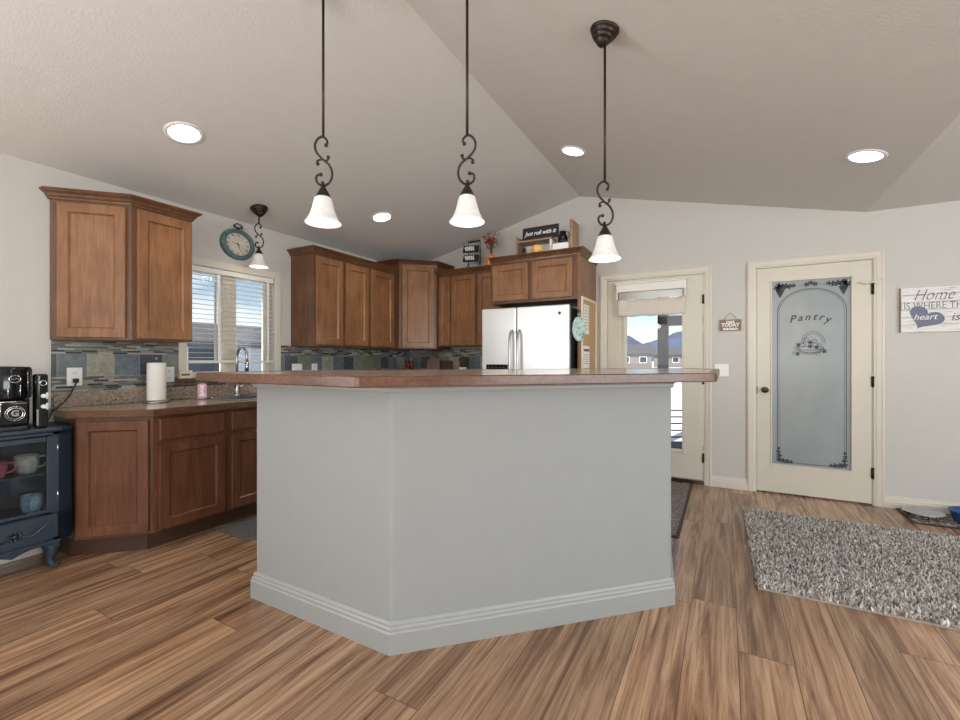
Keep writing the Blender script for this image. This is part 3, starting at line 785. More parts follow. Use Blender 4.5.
out_ = [(-.03, -.02), (.03, -.02), (.055, -.07), (.065, -.13), (.058, -.19), (.03, -.235), (0, -.25), (-.03, -.235), (-.055, -.19), (-.062, -.14), (-.055, -.08)]
# hangs flat against the refrigerator side: outline in y/z, thickness in x
mb.prism([(y * 1.0, z) for y, z in out_], 0, .02, tf=Matrix(((0, 0, 1, 0), (1, 0, 0, 0), (0, 1, 0, 0), (0, 0, 0, 1))))
mb.build('pad', 'mint_cloth', t, .008, seg=3)
MB().tube([(.01, 0, -.02), (.01, -.01, .01), (.01, 0, .03), (.01, .01, .01), (.01, 0, -.02)], .003, 6).build('loop', 'mint_cloth', t)
MB().box(0, .010, -.012, .012, .022, .05).tube([(.005, 0, .035), (.016, 0, .024), (.018, 0, .032)], .003, 6).build('magnet_hook', 'iron', t)

# ------------------------------------------------------------------ island
BX = [(-2.095, 1.408), (-1.206, 1.408), (-.234, 2.376), (-.345, 3.2), (-.66, 3.2), (-2.087, 1.77)]
t = thing('kitchen_island', 'grey-painted kitchen island with angled front in the middle of the room', 'island', (-1.2, 2.1, 0))
BI = (-1.2, 2.1)
MB().prism(rel(BX, BI), .0, 1.106).build('body', 'island_paint', t, .012, seg=3)
BIP = [(0, 0), (.018, 0), (.018, .085), (.014, .092), (.014, .102), (.009, .110), (.009, .118), (.004, .128), (0, .130)]
MB().sweep(rel(BX, BI), BIP, closed=True).build('baseboard', 'island_trim', t)
MB().sweep(rel(BX, BI), [(0, 1.072), (.008, 1.072), (.012, 1.082), (.012, 1.092), (.020, 1.098), (.020, 1.1055), (0, 1.1055)], closed=True).build('top_moulding', 'island_trim', t)
t = thing('island_countertop', 'thick wooden-edged stone countertop lying on the grey island', 'countertop', (-1.2, 2.1, 1.108))
TP = [(-2.235, 1.20), (-1.20, 1.20), (-1.184, 1.208), (-.05, 2.342), (-.038, 2.37), (-.038, 3.45), (-.28, 3.67), (-2.235, 1.715)]
MB().prism(rel(TP, BI), 0, .0395).build('stone_top', 'granite_light', t)
MB().sweep(rel(TP, BI), [(-.03, -.001), (.002, -.001), (.006, .003), (.006, .037), (.002, .041), (-.03, .041)], closed=True).build('wooden_edge', 'wood_edge', t)

# ------------------------------------------------------------------ pendants
def spline(pts, n=6):
    P = [Vector(p) for p in pts]; P = [P[0]] + P + [P[-1]]; out = []
    for i in range(1, len(P) - 2):
        for k in range(n):
            t = k / n; a, b, c, d = P[i - 1], P[i], P[i + 1], P[i + 2]
            out.append(.5 * ((2 * b) + (-a + c) * t + (2 * a - 5 * b + 4 * c - d) * t * t + (-a + 3 * b - 3 * c + d) * t ** 3))
    out.append(P[-2]); return out
def pendant(x, y, zbot, sc, slope, flip, label, group=None, rodlen=None):
    zc = ceil_z(x); t = thing('pendant_light', label, 'pendant light', (x, y, zc - .001), 0, group)
    tilt = RY(-math.atan(slope))
    MB().lathe([(.069, 0), (.070, -.006), (.066, -.013), (.059, -.015), (.060, -.024), (.056, -.031), (.047, -.033), (.048, -.042), (.043, -.048), (.034, -.050), (.033, -.058), (.024, -.068), (.012, -.078), (.004, -.081)][::1], 32, tilt).build('canopy', 'iron', t)
    zs = zbot - zc; H_ = .115 * sc; Rm = .080 * sc      # shade
    prof = [(.030, H_ + .0), (.034, H_ - .004), (.040, H_ - .022), (.047, H_ - .05), (.057, H_ - .08), (.070, H_ - .103), (.080, H_ - .115)]
    prof = [(r * sc, z if i < 2 else (H_ - (H_ * (.115 - (z - H_ + .115)) / .115))) for i, (r, z) in enumerate(prof)]
    prof = [(.030 * sc, H_), (.036 * sc, H_ * .96), (.041 * sc, H_ * .80), (.047 * sc, H_ * .56), (.056 * sc, H_ * .33), (.068 * sc, H_ * .12), (.080 * sc, 0)]
    inner = [(r - .004, z) for r, z in prof[::-1]]
    MB().lathe(prof + inner, 40, T(0, 0, zs), cap=False).build('lamp_shade', 'alabaster', t)
    MB().sphere(.024 * sc, T(0, 0, zs + H_ * .42)).build('bulb', 'bulb_glow', t)
    zcap = zs + H_
    MB().lathe([(.001, -.004), (.033 * sc, -.004), (.032 * sc, .004), (.024 * sc, .020 * sc), (.016 * sc, .034 * sc), (.010 * sc, .044 * sc), (.011 * sc, .050 * sc), (.006 * sc, .056 * sc), (.001, .058 * sc)], 20, T(0, 0, zcap)).build('socket_cap', 'iron', t)
    k = .00116 * sc; zb_ = zcap + .052 * sc
    def q(px, py): return ((px - 138) * k * flip, 0, (492 - py) * k + zb_)
    S = [(149, 338), (154, 326), (147, 312), (132, 305), (115, 316), (106, 338), (112, 364), (132, 388), (156, 408), (170, 432), (171, 460), (160, 482), (140, 492), (121, 486), (111, 470), (115, 453), (129, 450)]
    mb = MB(); rot = RZ(YAW)
    mb.tube(spline([q(*p) for p in S], 5), .0052 * sc, 8, tf=rot)
    mb.tube(spline([q(*p) for p in ((128, 384), (142, 396), (155, 394), (157, 384))], 4), .0042 * sc, 8, tf=rot)
    mb.tube(spline([q(*p) for p in ((138, 392), (125, 393), (115, 399), (117, 408))], 4), .0042 * sc, 8, tf=rot)
    for p in ((149, 338), (129, 450), (157, 384), (117, 408), (136, 482)): mb.sphere(.0085 * sc, rot @ T(*q(*p)), 10, 6)
    mb.build('scroll', 'iron', t)
    ztop = zb_ + 187 * k
    MB().tube([(0, 0, ztop - .004), (0, 0, -.07)], .0062, 10).build('rod', 'iron', t)
    l = bpy.data.lights.new('bulb_light', 'POINT'); l.energy = .8; l.color = (1, .93, .83); l.shadow_soft_size = .04
    lo = bpy.data.objects.new('bulb_light', l); C.objects.link(lo); lo.parent = t; lo.location = (0, 0, zs - .03)
    return t
pg = 'pendant lights over the island'
pendant(-1.62, 1.422, 1.842, 1.04, .245, 1, 'long-rod scroll pendant with white bell shade, leftmost over the island', pg)
pendant(-.983, 1.650, 1.812, .99, -.235, -1, 'long-rod scroll pendant with white bell shade, middle one over the island', pg)
pendant(-.507, 2.150, 1.697, .98, -.235, 1, 'scroll pendant with white bell shade, right one over island, canopy in view', pg)
pendant(-3.479, 2.366, 2.005, .97, .245, 1, 'short scroll pendant light with small white shade above the sink window')

# ------------------------------------------------------------------ recessed ceiling lights
def downlight(x, y, slope, label, e=9):
    z = ceil_z(x); t = thing('ceiling_light', label, 'ceiling light', (x, y, z - .0005), 0, 'recessed ceiling lights')
    t.rotation_euler = (0, -math.atan(slope), 0)
    MB().lathe([(.084, -.003), (.086, -.007), (.104, -.006), (.108, 0), (.084, 0)], 40, cap=False).build('trim_ring', 'white_plastic', t)
    MB().lathe([(.0001, -.004), (.086, -.004), (.086, -.001), (.0001, -.001)], 40, cap=False).build('lens', 'lens_glow', t)
    l = bpy.data.lights.new('lens_light', 'SPOT'); l.energy = e * 2.2; l.color = (1, .95, .88); l.shadow_soft_size = .08; l.spot_size = R(150); l.spot_blend = .9
    lo = bpy.data.objects.new('lens_light', l); C.objects.link(lo); lo.parent = t; lo.location = (0, 0, -.02)
SL, SR = .245, -.235
downlight(-2.966, 1.509, SL, 'round recessed ceiling light above the left wall cabinet')
downlight(-2.979, 3.347, SL, 'small round recessed light in the kitchen ceiling near the diagonal corner cabinet')
downlight(-1.103, 3.569, SR, 'round recessed ceiling light above the refrigerator side')
downlight(.781, 3.628, SR, 'round recessed ceiling light in front of the pantry door')

# ------------------------------------------------------------------ clock
t = thing('wall_clock', 'round distressed teal wall clock hanging above the window', 'clock', (WL + .001, 2.349, 2.228)); t.scale = (1, 1, .87)
F = Matrix(((0, 0, 1, 0), (1, 0, 0, 0), (0, 1, 0, 0), (0, 0, 0, 1)))     # local xy -> world y z, z -> x
MB().lathe([(.112, .010), (.116, .030), (.130, .036), (.148, .028), (.156, .012), (.156, 0), (.112, 0)], 48, F, cap=False).build('frame', 'teal_paint', t)
fc = MB().cyl(.116, .004, .010, 40, F).build('dial', 'clock_face', t)
rom = ['XII', 'I', 'II', 'III', 'IIII', 'V', 'VI', 'VII', 'VIII', 'IX', 'X', 'XI']
for k, s_ in enumerate(rom):
    a = PI / 2 - k * PI / 6; MB().text(s_, .030, F @ T(.092 * math.cos(a), .092 * math.sin(a), .0105) @ RZ(a - PI / 2), .0006).build('numeral', 'ink_dark', fc)
def hand(ang, L, w_): return MB().prism([(-w_, -.015), (w_, -.015), (w_ * .4, L), (-w_ * .4, L)], .012, .0135, tf=F @ RZ(ang)).cyl(.006, .011, .015, 12, F)
hand(R(75), .055, .004).build('hour_hand', 'bronze', t); hand(R(200), .075, .003).build('minute_hand', 'bronze', t)
mb = MB().tube([(.015, .03 * math.cos(2 * PI * k / 20), .185 + .024 * math.sin(2 * PI * k / 20)) for k in range(20)], .005, 8, True)
mb.tube([(.015, -.03, .158), (.015, -.042, .178), (.015, -.03, .195)], .004, 6).tube([(.015, .03, .158), (.015, .042, .178), (.015, .03, .195)], .004, 6).cyl(.012, .150, .170, 12, T(.015, 0, 0))
mb.build('hanging_ring', 'iron', t)

# ------------------------------------------------------------------ outlets and switches
def plate(name, label, cat, loc, rz, w_=.072, h=.116, kind='outlet', grp=None):
    t = thing(name, label, cat, loc, rz, grp)
    MB().box(-w_ / 2, w_ / 2, -.006, 0, -h / 2, h / 2).build('plate', 'white_plastic', t, .003)
    if kind == 'outlet':
        for s_ in (-1, 1):
            so_ = MB().box(-.017, .017, -.009, -.0055, s_ * .026 - .016, s_ * .026 + .016).build('socket', 'white_plastic', t, .003)
            MB().box(-.008, -.0055, -.0096, -.0088, s_ * .026 - .005, s_ * .026 + .007).box(.0055, .008, -.0096, -.0088, s_ * .026 - .005, s_ * .026 + .007).cyl(.0025, 0, .0008, 8, T(0, -.0088, s_ * .026 - .009) @ RX(PI / 2)).build('slots', 'outlet_dark', so_)
    else:
        n_ = kind
        for k in range(n_):
            x = (k - (n_ - 1) / 2) * .046; MB().box(x - .005, x + .005, -.018, -.0055, -.004, .018).build('toggle', 'white_plastic', t, .002)
    return t
plate('wall_outlet', 'white wall outlet with a black plug, on the tiles left of the paper towel', 'outlet', (WL + .0105, 1.234, 1.10), R(90), .08, .12)
plate('wall_outlet', 'cream wall outlet half hidden behind the paper towel roll', 'outlet', (WL + .0105, 1.80, 1.10), R(90))
plate('wall_switch', 'wide white switch plate on the dark tiles just right of window', 'switch', (WL + .0105, 2.96, 1.115), R(90), .118, .116, 2)
plate('wall_outlet', 'white outlet on dark tiles under the three-door wall cabinet', 'outlet', (WL + .0105, 3.175, 1.115), R(90))
plate('wall_switch', 'white double switch plate on wall between the two doors', 'switch', (-.028, WB - .0005, 1.113), 0, .116, .118, 2)
t = thing('power_cord', 'black power cord plugged into the left tile outlet', 'cord', (WL + .03, 1.234, 1.075))
MB().box(-.010, .02, -.013, .013, -.014, .014).build('plug', 'rubber', t, .004)
MB().tube(spline([(.018, 0, 0), (.035, -.01, -.02), (.06, -.06, -.11), (.09, -.13, -.175), (.15, -.16, -.17), (.20, -.20, -.235), (.20, -.24, -.24)], 6), .0045, 8).build('cable', 'rubber', t)

# ------------------------------------------------------------------ worktop items
t = thing('paper_towel_roll', 'white paper towel roll standing on its round holder', 'paper towel', (-3.62, 1.655, .9025))
MB().lathe([(.001, 0), (.082, 0), (.084, .006), (.076, .014), (.02, .016), (.001, .016)], 32).build('holder_base', 'brushed', t)
MB().lathe([(.021, .017), (.057, .017), (.058, .022), (.058, .283), (.056, .288), (.021, .288)], 40).build('roll', 'paper', t)
MB().cyl(.007, .016, .315, 12).sphere(.011, T(0, 0, .32)).build('spindle', 'brushed', t)
t = thing('drink_can', 'pink and white printed drink can on worktop by the sink', 'can', (-3.60, 1.965, .9025))
MB().lathe([(.001, 0), (.024, 0), (.031, .008), (.033, .016), (.033, .108), (.027, .120)], 28).build('body', 'can_print', t)
MB().lathe([(.001, .119), (.024, .119), (.027, .121), (.028, .124), (.025, .125)], 28, cap=False).build('lid', 'chrome', t)
t = thing('soap_box', 'small cream box with dark label on the left end of window sill', 'box', (WL + .022, 1.905, WZ0))
MB().box(-.02, .022, -.045, .05, 0, .062).build('box', 'candle', t, .003); MB().box(.0225, .0232, -.035, .03, .022, .036).build('label', 'leaf_green', t)
t = thing('knife_block', 'dark knife block with red-handled knives in the worktop corner', 'knife block', (-3.42, 4.36, .9025), R(20))
MB().prism_y([(-.06, 0), (.06, 0), (.06, .17), (-.06, .23)], -.05, .05).build('block', 'toe_kick', t, .004)
for k in range(4):
    for j in range(2): MB().tube([(-.04 + k * .026, -.022 + j * .04, .19), (-.055 + k * .026, -.03 + j * .04, .30)], .009, 8).build('knife_handle', 'berry_red' if (k + j) % 2 else 'black_matte', t)
t = thing('cutting_board', 'brown wooden cutting board with handle leaning in the corner', 'cutting board', (-3.29, 4.66, .9025), R(20))
MB().prism_y([(-.09, 0), (.09, 0), (.09, .30), (.03, .34), (.02, .42), (-.02, .42), (-.03, .34), (-.09, .30)], -.012, .012, tf=RX(R(-6))).build('board', 'maple_base', t, .003)
t = thing('cutting_board', 'smaller dark board standing right of the handled one', 'cutting board', (-3.10, 4.69, .9025), R(10))
MB().box(-.07, .07, -.01, .01, 0, .30, RX(R(-5))).build('board', 'toe_kick', t, .003)
t = thing('utensil_crock', 'white crock holding dark utensils on back worktop', 'utensil crock', (-2.80, 4.60, .9025))
MB().lathe([(.001, 0), (.04, 0), (.046, .03), (.048, .22), (.042, .22), (.040, .02), (.001, .012)], 24, cap=False).build('crock', 'paper', t)
for k in range(5):
    a = k * 1.3; MB().tube([(0, 0, .02), (.03 * math.cos(a), .03 * math.sin(a), .29)], .006, 6).sphere(.022, T(.032 * math.cos(a), .032 * math.sin(a), .31), 10, 6, 1.3).build('utensil', 'twig', t)
t = thing('canister', 'dark square canister on the worktop beside the refrigerator', 'canister', (-2.44, 4.63, .9025))
MB().box(-.06, .06, -.06, .06, 0, .33).build('body', 'granite_dark', t, .008); MB().box(-.062, .062, -.062, .062, .33, .355).build('lid', 'iron', t, .004)

# ------------------------------------------------------------------ decor on the cabinets
ZC = 2.281
t = thing('tiered_sign', 'wire stand with two black boards lettered in white, on the cabinets', 'sign', (-2.655, 4.56, ZC))
mb = MB()
for x in (-.07, .09): mb.tube([(x, .05, 0), (x, .05, .36)], .005, 6); mb.tube([(x, .05, .12), (x + .01, -.05, 0)], .004, 6)
mb.tube([(-.07, .05, .36), (.09, .05, .36)], .012, 6); mb.build('stand', 'iron', t)
for z, w_, s_ in ((.255, .105, 'WINE'), (.145, .105, 'DINE')):
    f_ = T(0, -.015, z) @ RX(R(-12)) @ RY(R(4))
    b_ = MB().box(-w_, w_, -.010, .010, -.042, .042, f_).build('board', 'black_matte', t, .002)
    mb = MB()
    for k in range(5):     # brushed illegible script as on the little boards
        x0 = -.065 + k * .026
        mb.tube([tuple(f_ @ Vector((x0 + .012 * math.sin(q * 1.1), -.0125, -.024 + q * .008))) for q in range(7)], .0085, 5)
    mb.build('lettering', 'ink_white', b_)
t = thing('berry_vase', 'orange vase of dark red berry sprigs on top of cabinets', 'vase', (-2.40, 4.58, ZC))
MB().lathe([(.001, 0), (.045, 0), (.065, .04), (.070, .085), (.052, .13), (.022, .155), (.026, .175), (.020, .175), (.016, .155)], 24, cap=False).build('vase', 'orange', t)
mb = MB(); mb2 = MB(); rr = random.Random(3)
for k in range(16):
    a = rr.random() * 2 * PI; L = .15 + .15 * rr.random(); sp_ = .03 + .09 * rr.random()
    e_ = Vector((sp_ * math.cos(a), sp_ * math.sin(a), .15 + L)); mb.tube(spline([(0, 0, .10), (e_.x * .3, e_.y * .3, .15 + L * .55), e_], 4), .0018, 5)
    for j in range(9):
        f_ = .55 + .45 * rr.random(); p = Vector((e_.x * f_, e_.y * f_, .12 + (.03 + L) * f_)) + Vector((rr.uniform(-.02, .02), rr.uniform(-.02, .02), rr.uniform(-.015, .02)))
        mb2.sphere(.0075, T(*p), 7, 5)
mb.build('twigs', 'twig', t); bo = mb2.build('berries', 'berry_red', t); bo['kind'] = 'stuff'
def pumpkin(t, r, mat, seg=32):
    mb = MB(); vs = []; rings = 14
    for i in range(rings + 1):
        ph = PI * i / rings
        for k in range(seg):
            a = 2 * PI * k / seg; q = r * (1 + .07 * abs(math.cos(4 * a)) - .05) * math.sin(ph) + 1e-5; vs.append((q * math.cos(a), q * math.sin(a), r * .82 - r * .82 * math.cos(ph)))
    fs = [(i * seg + k, i * seg + (k + 1) % seg, (i + 1) * seg + (k + 1) % seg, (i + 1) * seg + k) for i in range(rings) for k in range(seg)]
    mb.add(vs, fs, True).build('flesh', mat, t); MB().tube([(0, 0, r * 1.58), (.004, 0, r * 1.8), (.016, 0, r * 1.98)], [r * .16, r * .11, r * .12], 8).build('stem', 'twig', t)
ZD = 2.285
t = thing('display_shelf', 'open wooden display shelf with tall right side above the refrigerator', 'shelf', (-1.63, 4.36, ZD))
MB().box(-.315, -.300, -.08, .10, 0, .235).build('left_side', 'crate_wood', t, .002)
MB().box(.275, .30, -.08, .14, 0, .335).build('right_side', 'crate_wood', t, .002)
MB().box(-.300, .08, -.08, .10, .165, .185).build('shelf_board', 'crate_wood', t, .002)
MB().box(.062, .08, -.08, .10, .0, .165).build('middle_upright', 'paper', t, .002)
MB().box(-.300, .062, .092, .10, 0, .165).build('back_board', 'whitewashed_boards', t)
t = thing('chalk_sign', 'black sign reading Just roll with it on the display shelf', 'sign', (-1.685, 4.31, ZD + .1858))
f_ = RX(R(-6))
MB().box(-.20, .20, 0, .014, 0, .140, f_).build('board', 'black_matte', t, .002)
MB().text('Just roll with it', .062, f_ @ T(0, -.002, .070) @ RX(PI / 2), .001, .3, width=.35, bold=.001).build('lettering', 'ink_white', t)
t = thing('pumpkin', 'round yellow pumpkin sitting on top of the refrigerator cabinet', 'pumpkin', (-1.675, 4.20, ZD)); pumpkin(t, .062, 'pumpkin_yellow')
t = thing('paw_figurine', 'small black cat-like figurine under the shelf board', 'figurine', (-1.86, 4.30, ZD))
MB().lathe([(.001, 0), (.026, 0), (.028, .04), (.018, .075), (.010, .085)], 16).sphere(.02, T(0, 0, .095), 12, 8).lathe([(.007, .11), (.001, .128)], 6, T(-.011, 0, 0)).lathe([(.007, .11), (.001, .128)], 6, T(.011, 0, 0)).build('body', 'black_matte', t)
MB().tube([(.02, 0, .01), (.045, -.01, .012), (.055, -.01, .03)], .007, 8).build('tail', 'black_matte', t)
t = thing('storage_box', 'white box beneath the black pitcher above the refrigerator', 'box', (-1.44, 4.30, ZD))
MB().box(-.085, .075, -.06, .06, 0, .10).build('box', 'paper', t, .004)
t = thing('pitcher', 'small black pitcher standing on the white box', 'pitcher', (-1.435, 4.30, ZD + .1005))
MB().lathe([(.001, 0), (.045, 0), (.052, .03), (.046, .075), (.032, .105), (.034, .125), (.030, .125), (.026, .10)], 24, cap=False).build('body', 'black_gloss', t)
MB().tube(spline([(.03, 0, .115), (.062, 0, .11), (.066, 0, .07), (.047, 0, .04)], 5), .005, 8).build('handle', 'black_gloss', t)

# ------------------------------------------------------------------ roller shade on the exterior door
t = thing('roman_shade', 'raised beige roman shade with cream valance on the glass door', 'window shade', (-.665, WB - .001, 1.66))
MB().box(-.335, .335, -.052, 0, .255, .335).build('valance', 'slat_white', t, .008)
MB().box(-.345, .345, -.058, 0, .335, .352).build('valance_cap', 'slat_white', t, .004)
mb = MB()
for k in range(7): mb.tube([(-.305, -.03, .185 + k * .010), (.305, -.03, .185 + k * .010)], .005, 6)
mb.build('gathered_slats', 'slat_white', t)
mb = MB(); vs = []; n = 30
for row, (z, d) in enumerate(((.175, .034), (.13, .040), (.08, .036), (.03, .034), (.0, .034))):
    for k in range(n + 1): x = -.32 + .64 * k / n; vs.append((x, -d - .006 * math.sin(k * .9 + row), z + .004 * math.sin(k * .7)))
mb.add(vs, [(r_ * (n + 1) + k, r_ * (n + 1) + k + 1, (r_ + 1) * (n + 1) + k + 1, (r_ + 1) * (n + 1) + k) for r_ in range(4) for k in range(n)], True)
o = mb.build('cloth', 'cloth', t); m_ = o.modifiers.new('thick', 'SOLIDIFY'); m_.thickness = .006; m_.offset = 0
for x in (-.325, .325): MB().box(x - .01, x + .01, -.05, 0, .18, .254).build('bracket', 'trim_paint', t)

# ------------------------------------------------------------------ wall signs
t = thing('hanging_sign', 'small brown wooden hanging sign lettered not today satan', 'sign', (.044, WB - .004, 1.492)); t.scale = (1.2, 1, 1.12)
MB().box(-.074, .074, -.012, 0, -.006, .088).build('board', 'sign_dark_wood', t, .002)
MB().tube([(-.045, -.006, .088), (-.012, -.004, .135), (0, -.003, .142), (.012, -.004, .135), (.045, -.006, .088)], .0016, 6).build('cord', 'twig', t)
mb = MB(); mb.text('not', .040, T(0, -.0125, .070) @ RX(PI / 2), .0008, bold=.0012).text('TODAY', .042, T(0, -.0125, .042) @ RX(PI / 2), .0008, width=.125, bold=.0016).text('satan', .036, T(0, -.0125, .012) @ RX(PI / 2), .0008, width=.10, bold=.0012)
mb.build('lettering', 'ink_white', t)
t = thing('wall_sign', 'whitewashed board sign reading Home is where the heart is', 'sign', (1.455, WB - .002, 1.61))
mb = MB(); rr = random.Random(8)
for k in range(6):
    z = -.178 + k * .0597; e0 = rr.uniform(-.004, .004)
    mb.box(-.214 + e0, .214 + rr.uniform(-.004, .004), -.020, 0, z, z + .0575)
mb.build('boards', 'whitewashed_boards', t, .003)
mb = MB().box(-.2185, -.2135, -.0205, -.001, -.178, .178)
mb.build('worn_edge', 'sign_dark_wood', t)
def sg(x, z, dy=-.021): return T(x, dy, z) @ RX(PI / 2)
MB().text('Home', .125, sg(-.025, .112), .0008, .45, width=.235, bold=-.0018).build('lettering', 'ink_grey', t)
MB().text('IS WHERE THE', .078, sg(-.012, .028), .0008, width=.365, bold=-.001).build('lettering', 'ink_grey', t)
hp = []
for k in range(40):
    a = 2 * PI * k / 40; x = 16 * math.sin(a) ** 3; y = 13 * math.cos(a) - 5 * math.cos(2 * a) - 2 * math.cos(3 * a) - math.cos(4 * a); hp.append((x * .0068, y * .0058))
ang = R(-28); hp = [(x * math.cos(ang) - y * math.sin(ang) - .07, x * math.sin(ang) + y * math.cos(ang) - .065) for x, y in hp]
ht = MB().prism_y(hp, -.0225, -.0202).build('heart', 'heart_blue', t)
MB().text('heart', .066, sg(-.072, -.060, -.023), .0006, .3, width=.14).build('lettering', 'ink_white', ht)
MB().text('is', .085, sg(.10, -.065), .0008, .3).build('lettering', 'ink_grey', t)

# ------------------------------------------------------------------ rugs and pet things
t = thing('area_rug', 'thick beige and grey shag rug on the plank floor before the pantry', 'rug', (1.19, 3.44, 0), R(1))
hw_, hh_ = 1.05, .68
MB().box(-hw_, hw_, -hh_, hh_, 0.001, .012).build('backing', 'rug_back', t)
rr = random.Random(11); vs = []; fs = []; uvs = []
N = 42000
for i in range(N):
    x = rr.uniform(-hw_, hw_); y = rr.uniform(-hh_, hh_)
    a = rr.random() * 2 * PI; h = rr.uniform(.018, .034); wd = rr.uniform(.0035, .0065); lx, ly = rr.gauss(0, .010), rr.gauss(0, .010)
    ca, sa = math.cos(a) * wd, math.sin(a) * wd; o = len(vs)
    vs += [(x - ca, y - sa, .010), (x + ca, y + sa, .010), (x - sa * .9, y + ca * .9, .010), (x + lx * .5 - ca * .9, y + ly * .5 - sa * .9, .010 + h * .6), (x + lx * .5 + ca * .9, y + ly * .5 + sa * .9, .010 + h * .6), (x + lx * .5 - sa, y + ly * .5 + ca, .010 + h * .6), (x + lx, y + ly, .010 + h)]
    q = [(o, o + 1, o + 4, o + 3), (o + 1, o + 2, o + 5, o + 4), (o + 2, o, o + 3, o + 5), (o + 3, o + 4, o + 6), (o + 4, o + 5, o + 6), (o + 5, o + 3, o + 6)]
    fs += q; c_ = rr.random(); uvs += [c_] * (4 * 3 + 3 * 3)
me = bpy.data.meshes.new('pile'); me.from_pydata(vs, [], fs); me.materials.append(M['shag'])
uvl = me.uv_layers.new(name='UVMap'); flat = []
for c_ in uvs: flat += [c_, .5]
uvl.data.foreach_set('uv', flat); me.update()
po = bpy.data.objects.new('pile', me); C.objects.link(po); po.parent = t; po['kind'] = 'stuff'
t = thing('door_mat', 'narrow dark patterned runner mat before the glass door', 'mat', (-.578, 4.02, 0))
MB().box(-.30, .30, -.74, .70, .001, .008).build('mat', 'door_mat', t, .003)
MB().box(-.305, .305, -.755, -.735, .0, .0095).box(.283, .305, -.735, .70, 0, .0095).box(-.305, -.283, -.735, .70, 0, .0095).build('binding', 'black_matte', t)
t = thing('kitchen_mat', 'dark grey floor mat in front of the sink cabinets', 'mat', (-2.955, 2.45, 0))
MB().prism([(-.215, -.64), (.16, -.64), (.215, -.59), (.215, .64), (-.215, .64)], .001, .012).build('mat', 'kitchen_mat', t, .004)
t = thing('pet_mat', 'small black-edged patterned mat on floor under the pet bowls', 'mat', (1.56, 4.585, 0))
MB().box(-.34, .34, -.165, .165, .001, .007).build('mat', 'pet_mat', t, .002)
MB().box(-.35, .35, -.178, -.163, 0, .010).box(-.35, .35, .163, .178, 0, .010).box(-.35, -.333, -.165, .165, 0, .010).box(.333, .35, -.165, .165, 0, .010).build('border', 'black_matte', t, .002)
t = thing('pet_bowl', 'shallow steel pet bowl on the patterned mat', 'pet bowl', (1.325, 4.585, .010))
MB().lathe([(.001, 0), (.070, 0), (.100, .012), (.118, .038), (.122, .042), (.114, .042), (.090, .014), (.001, .008)], 40, cap=False).build('bowl', 'chrome', t)
t = thing('pet_bowl', 'blue plastic pet bowl at the right edge of the mat', 'pet bowl', (1.59, 4.57, .010))
MB().lathe([(.001, 0), (.10, 0), (.118, .05), (.128, .085), (.132, .088), (.122, .088), (.10, .03), (.001, .015)], 40, cap=False).build('bowl', 'blue_plastic', t)

# ------------------------------------------------------------------ blue coffee cabinet
CU = -3.40; B0 = (CU, 1.05, 0)
t = thing('coffee_cabinet', 'navy blue glass-door cabinet on carved feet at left edge', 'cabinet', (CU, .86, 0))
# local: +x toward the room, y along the wall; front plane at x=0
y0, y1 = -.20, .19; xb = -.34; z0, z1 = .155, .795
mb = MB()
foot = [(xb, y0), (-.0, y0), (0, y1), (-.045, y1 + .072), (xb, y1 + .072)]
mb.prism(foot, z0, z0 + .17).prism(foot, z1 - .02, z1).box(xb, -.002, y0, y0 + .02, z0, z1)
mb.prism([(xb, y1 + .05), (-.05, y1 + .05), (-.045, y1 + .072), (xb, y1 + .072)], z0, z1).box(xb, xb + .01, y0, y1 + .07, z0, z1)
mb.prism([(-.02, y1 - .03), (0, y1 - .03), (0, y1), (-.045, y1 + .072), (-.065, y1 + .06)], z0, z1)
mb.build('carcass', 'navy_paint', t, .003)
MB().prism([(xb, y0 - .015), (.016, y0 - .015), (.016, y1 + .01), (-.034, y1 + .074), (xb, y1 + .074)], z1, z1 + .025).build('top', 'navy_paint', t, .008, seg=3)
MB().box(xb + .012, -.03, y0 + .02, y1 + .04, .545, .557).build('shelf', 'navy_paint', t)
dr = MB()
zd0, zd1 = .335, .772
dr.box(-.001, .016, y0 + .02, y0 + .075, zd0, zd1).box(-.001, .016, y1 - .058, y1 - .004, zd0, zd1).box(-.001, .016, y0 + .075, y1 - .058, zd0, zd0 + .02).box(-.001, .016, y0 + .075, y1 - .058, zd1 - .03, zd1)
door = dr.build('door', 'navy_paint', t, .004)
MB().box(.004, .007, y0 + .07, y1 - .053, zd0 + .015, zd1 - .025).build('glass_pane', 'glass_smoke', door)
for z in (.70, .43): MB().cyl(.004, z - .02, z + .02, 8, T(.014, y1 - .010, 0)).build('hinge', 'chrome', door)
dw = MB().box(-.001, .014, y0 + .01, y1 - .006, .185, .322).build('drawer', 'navy_paint', t, .004)
mb = MB()
for s_ in (-1, 1):
    mb.tube(spline([(.020, .03 * s_, .235), (.024, .06 * s_, .228), (.024, .095 * s_, .245), (.024, .12 * s_, .268), (.022, .148 * s_, .284)], 5), .0055, 8)
    mb.tube(spline([(.018, .10 * s_, .25), (.02, .108 * s_, .272), (.02, .128 * s_, .27)], 4), .003, 6)
for k in range(9): a = k * .7; mb.sphere(.009, T(.018, .026 * math.cos(a), .243 + .02 * math.sin(a)), 8, 6)
mb.sphere(.012, T(.020, 0, .243), 10, 6)
mb.build('carved_pull', 'pull_metal', dw)
mb = MB(); n = 16; pts = [(y0, z0 + .012), (y1, z0 + .012)] + [(y1 - (y1 - y0) * k / n, z0 - .035 + .028 * abs(math.sin(PI * k / 8))) for k in range(n + 1)]
mb.prism(pts, -.016, .006, tf=F)
mb.build('apron', 'navy_paint', t, .003)
MB().box(-.02, .014, y0, y1 + .005, z0 - .002, z0 + .016).build('rail', 'navy_paint', t, .004)
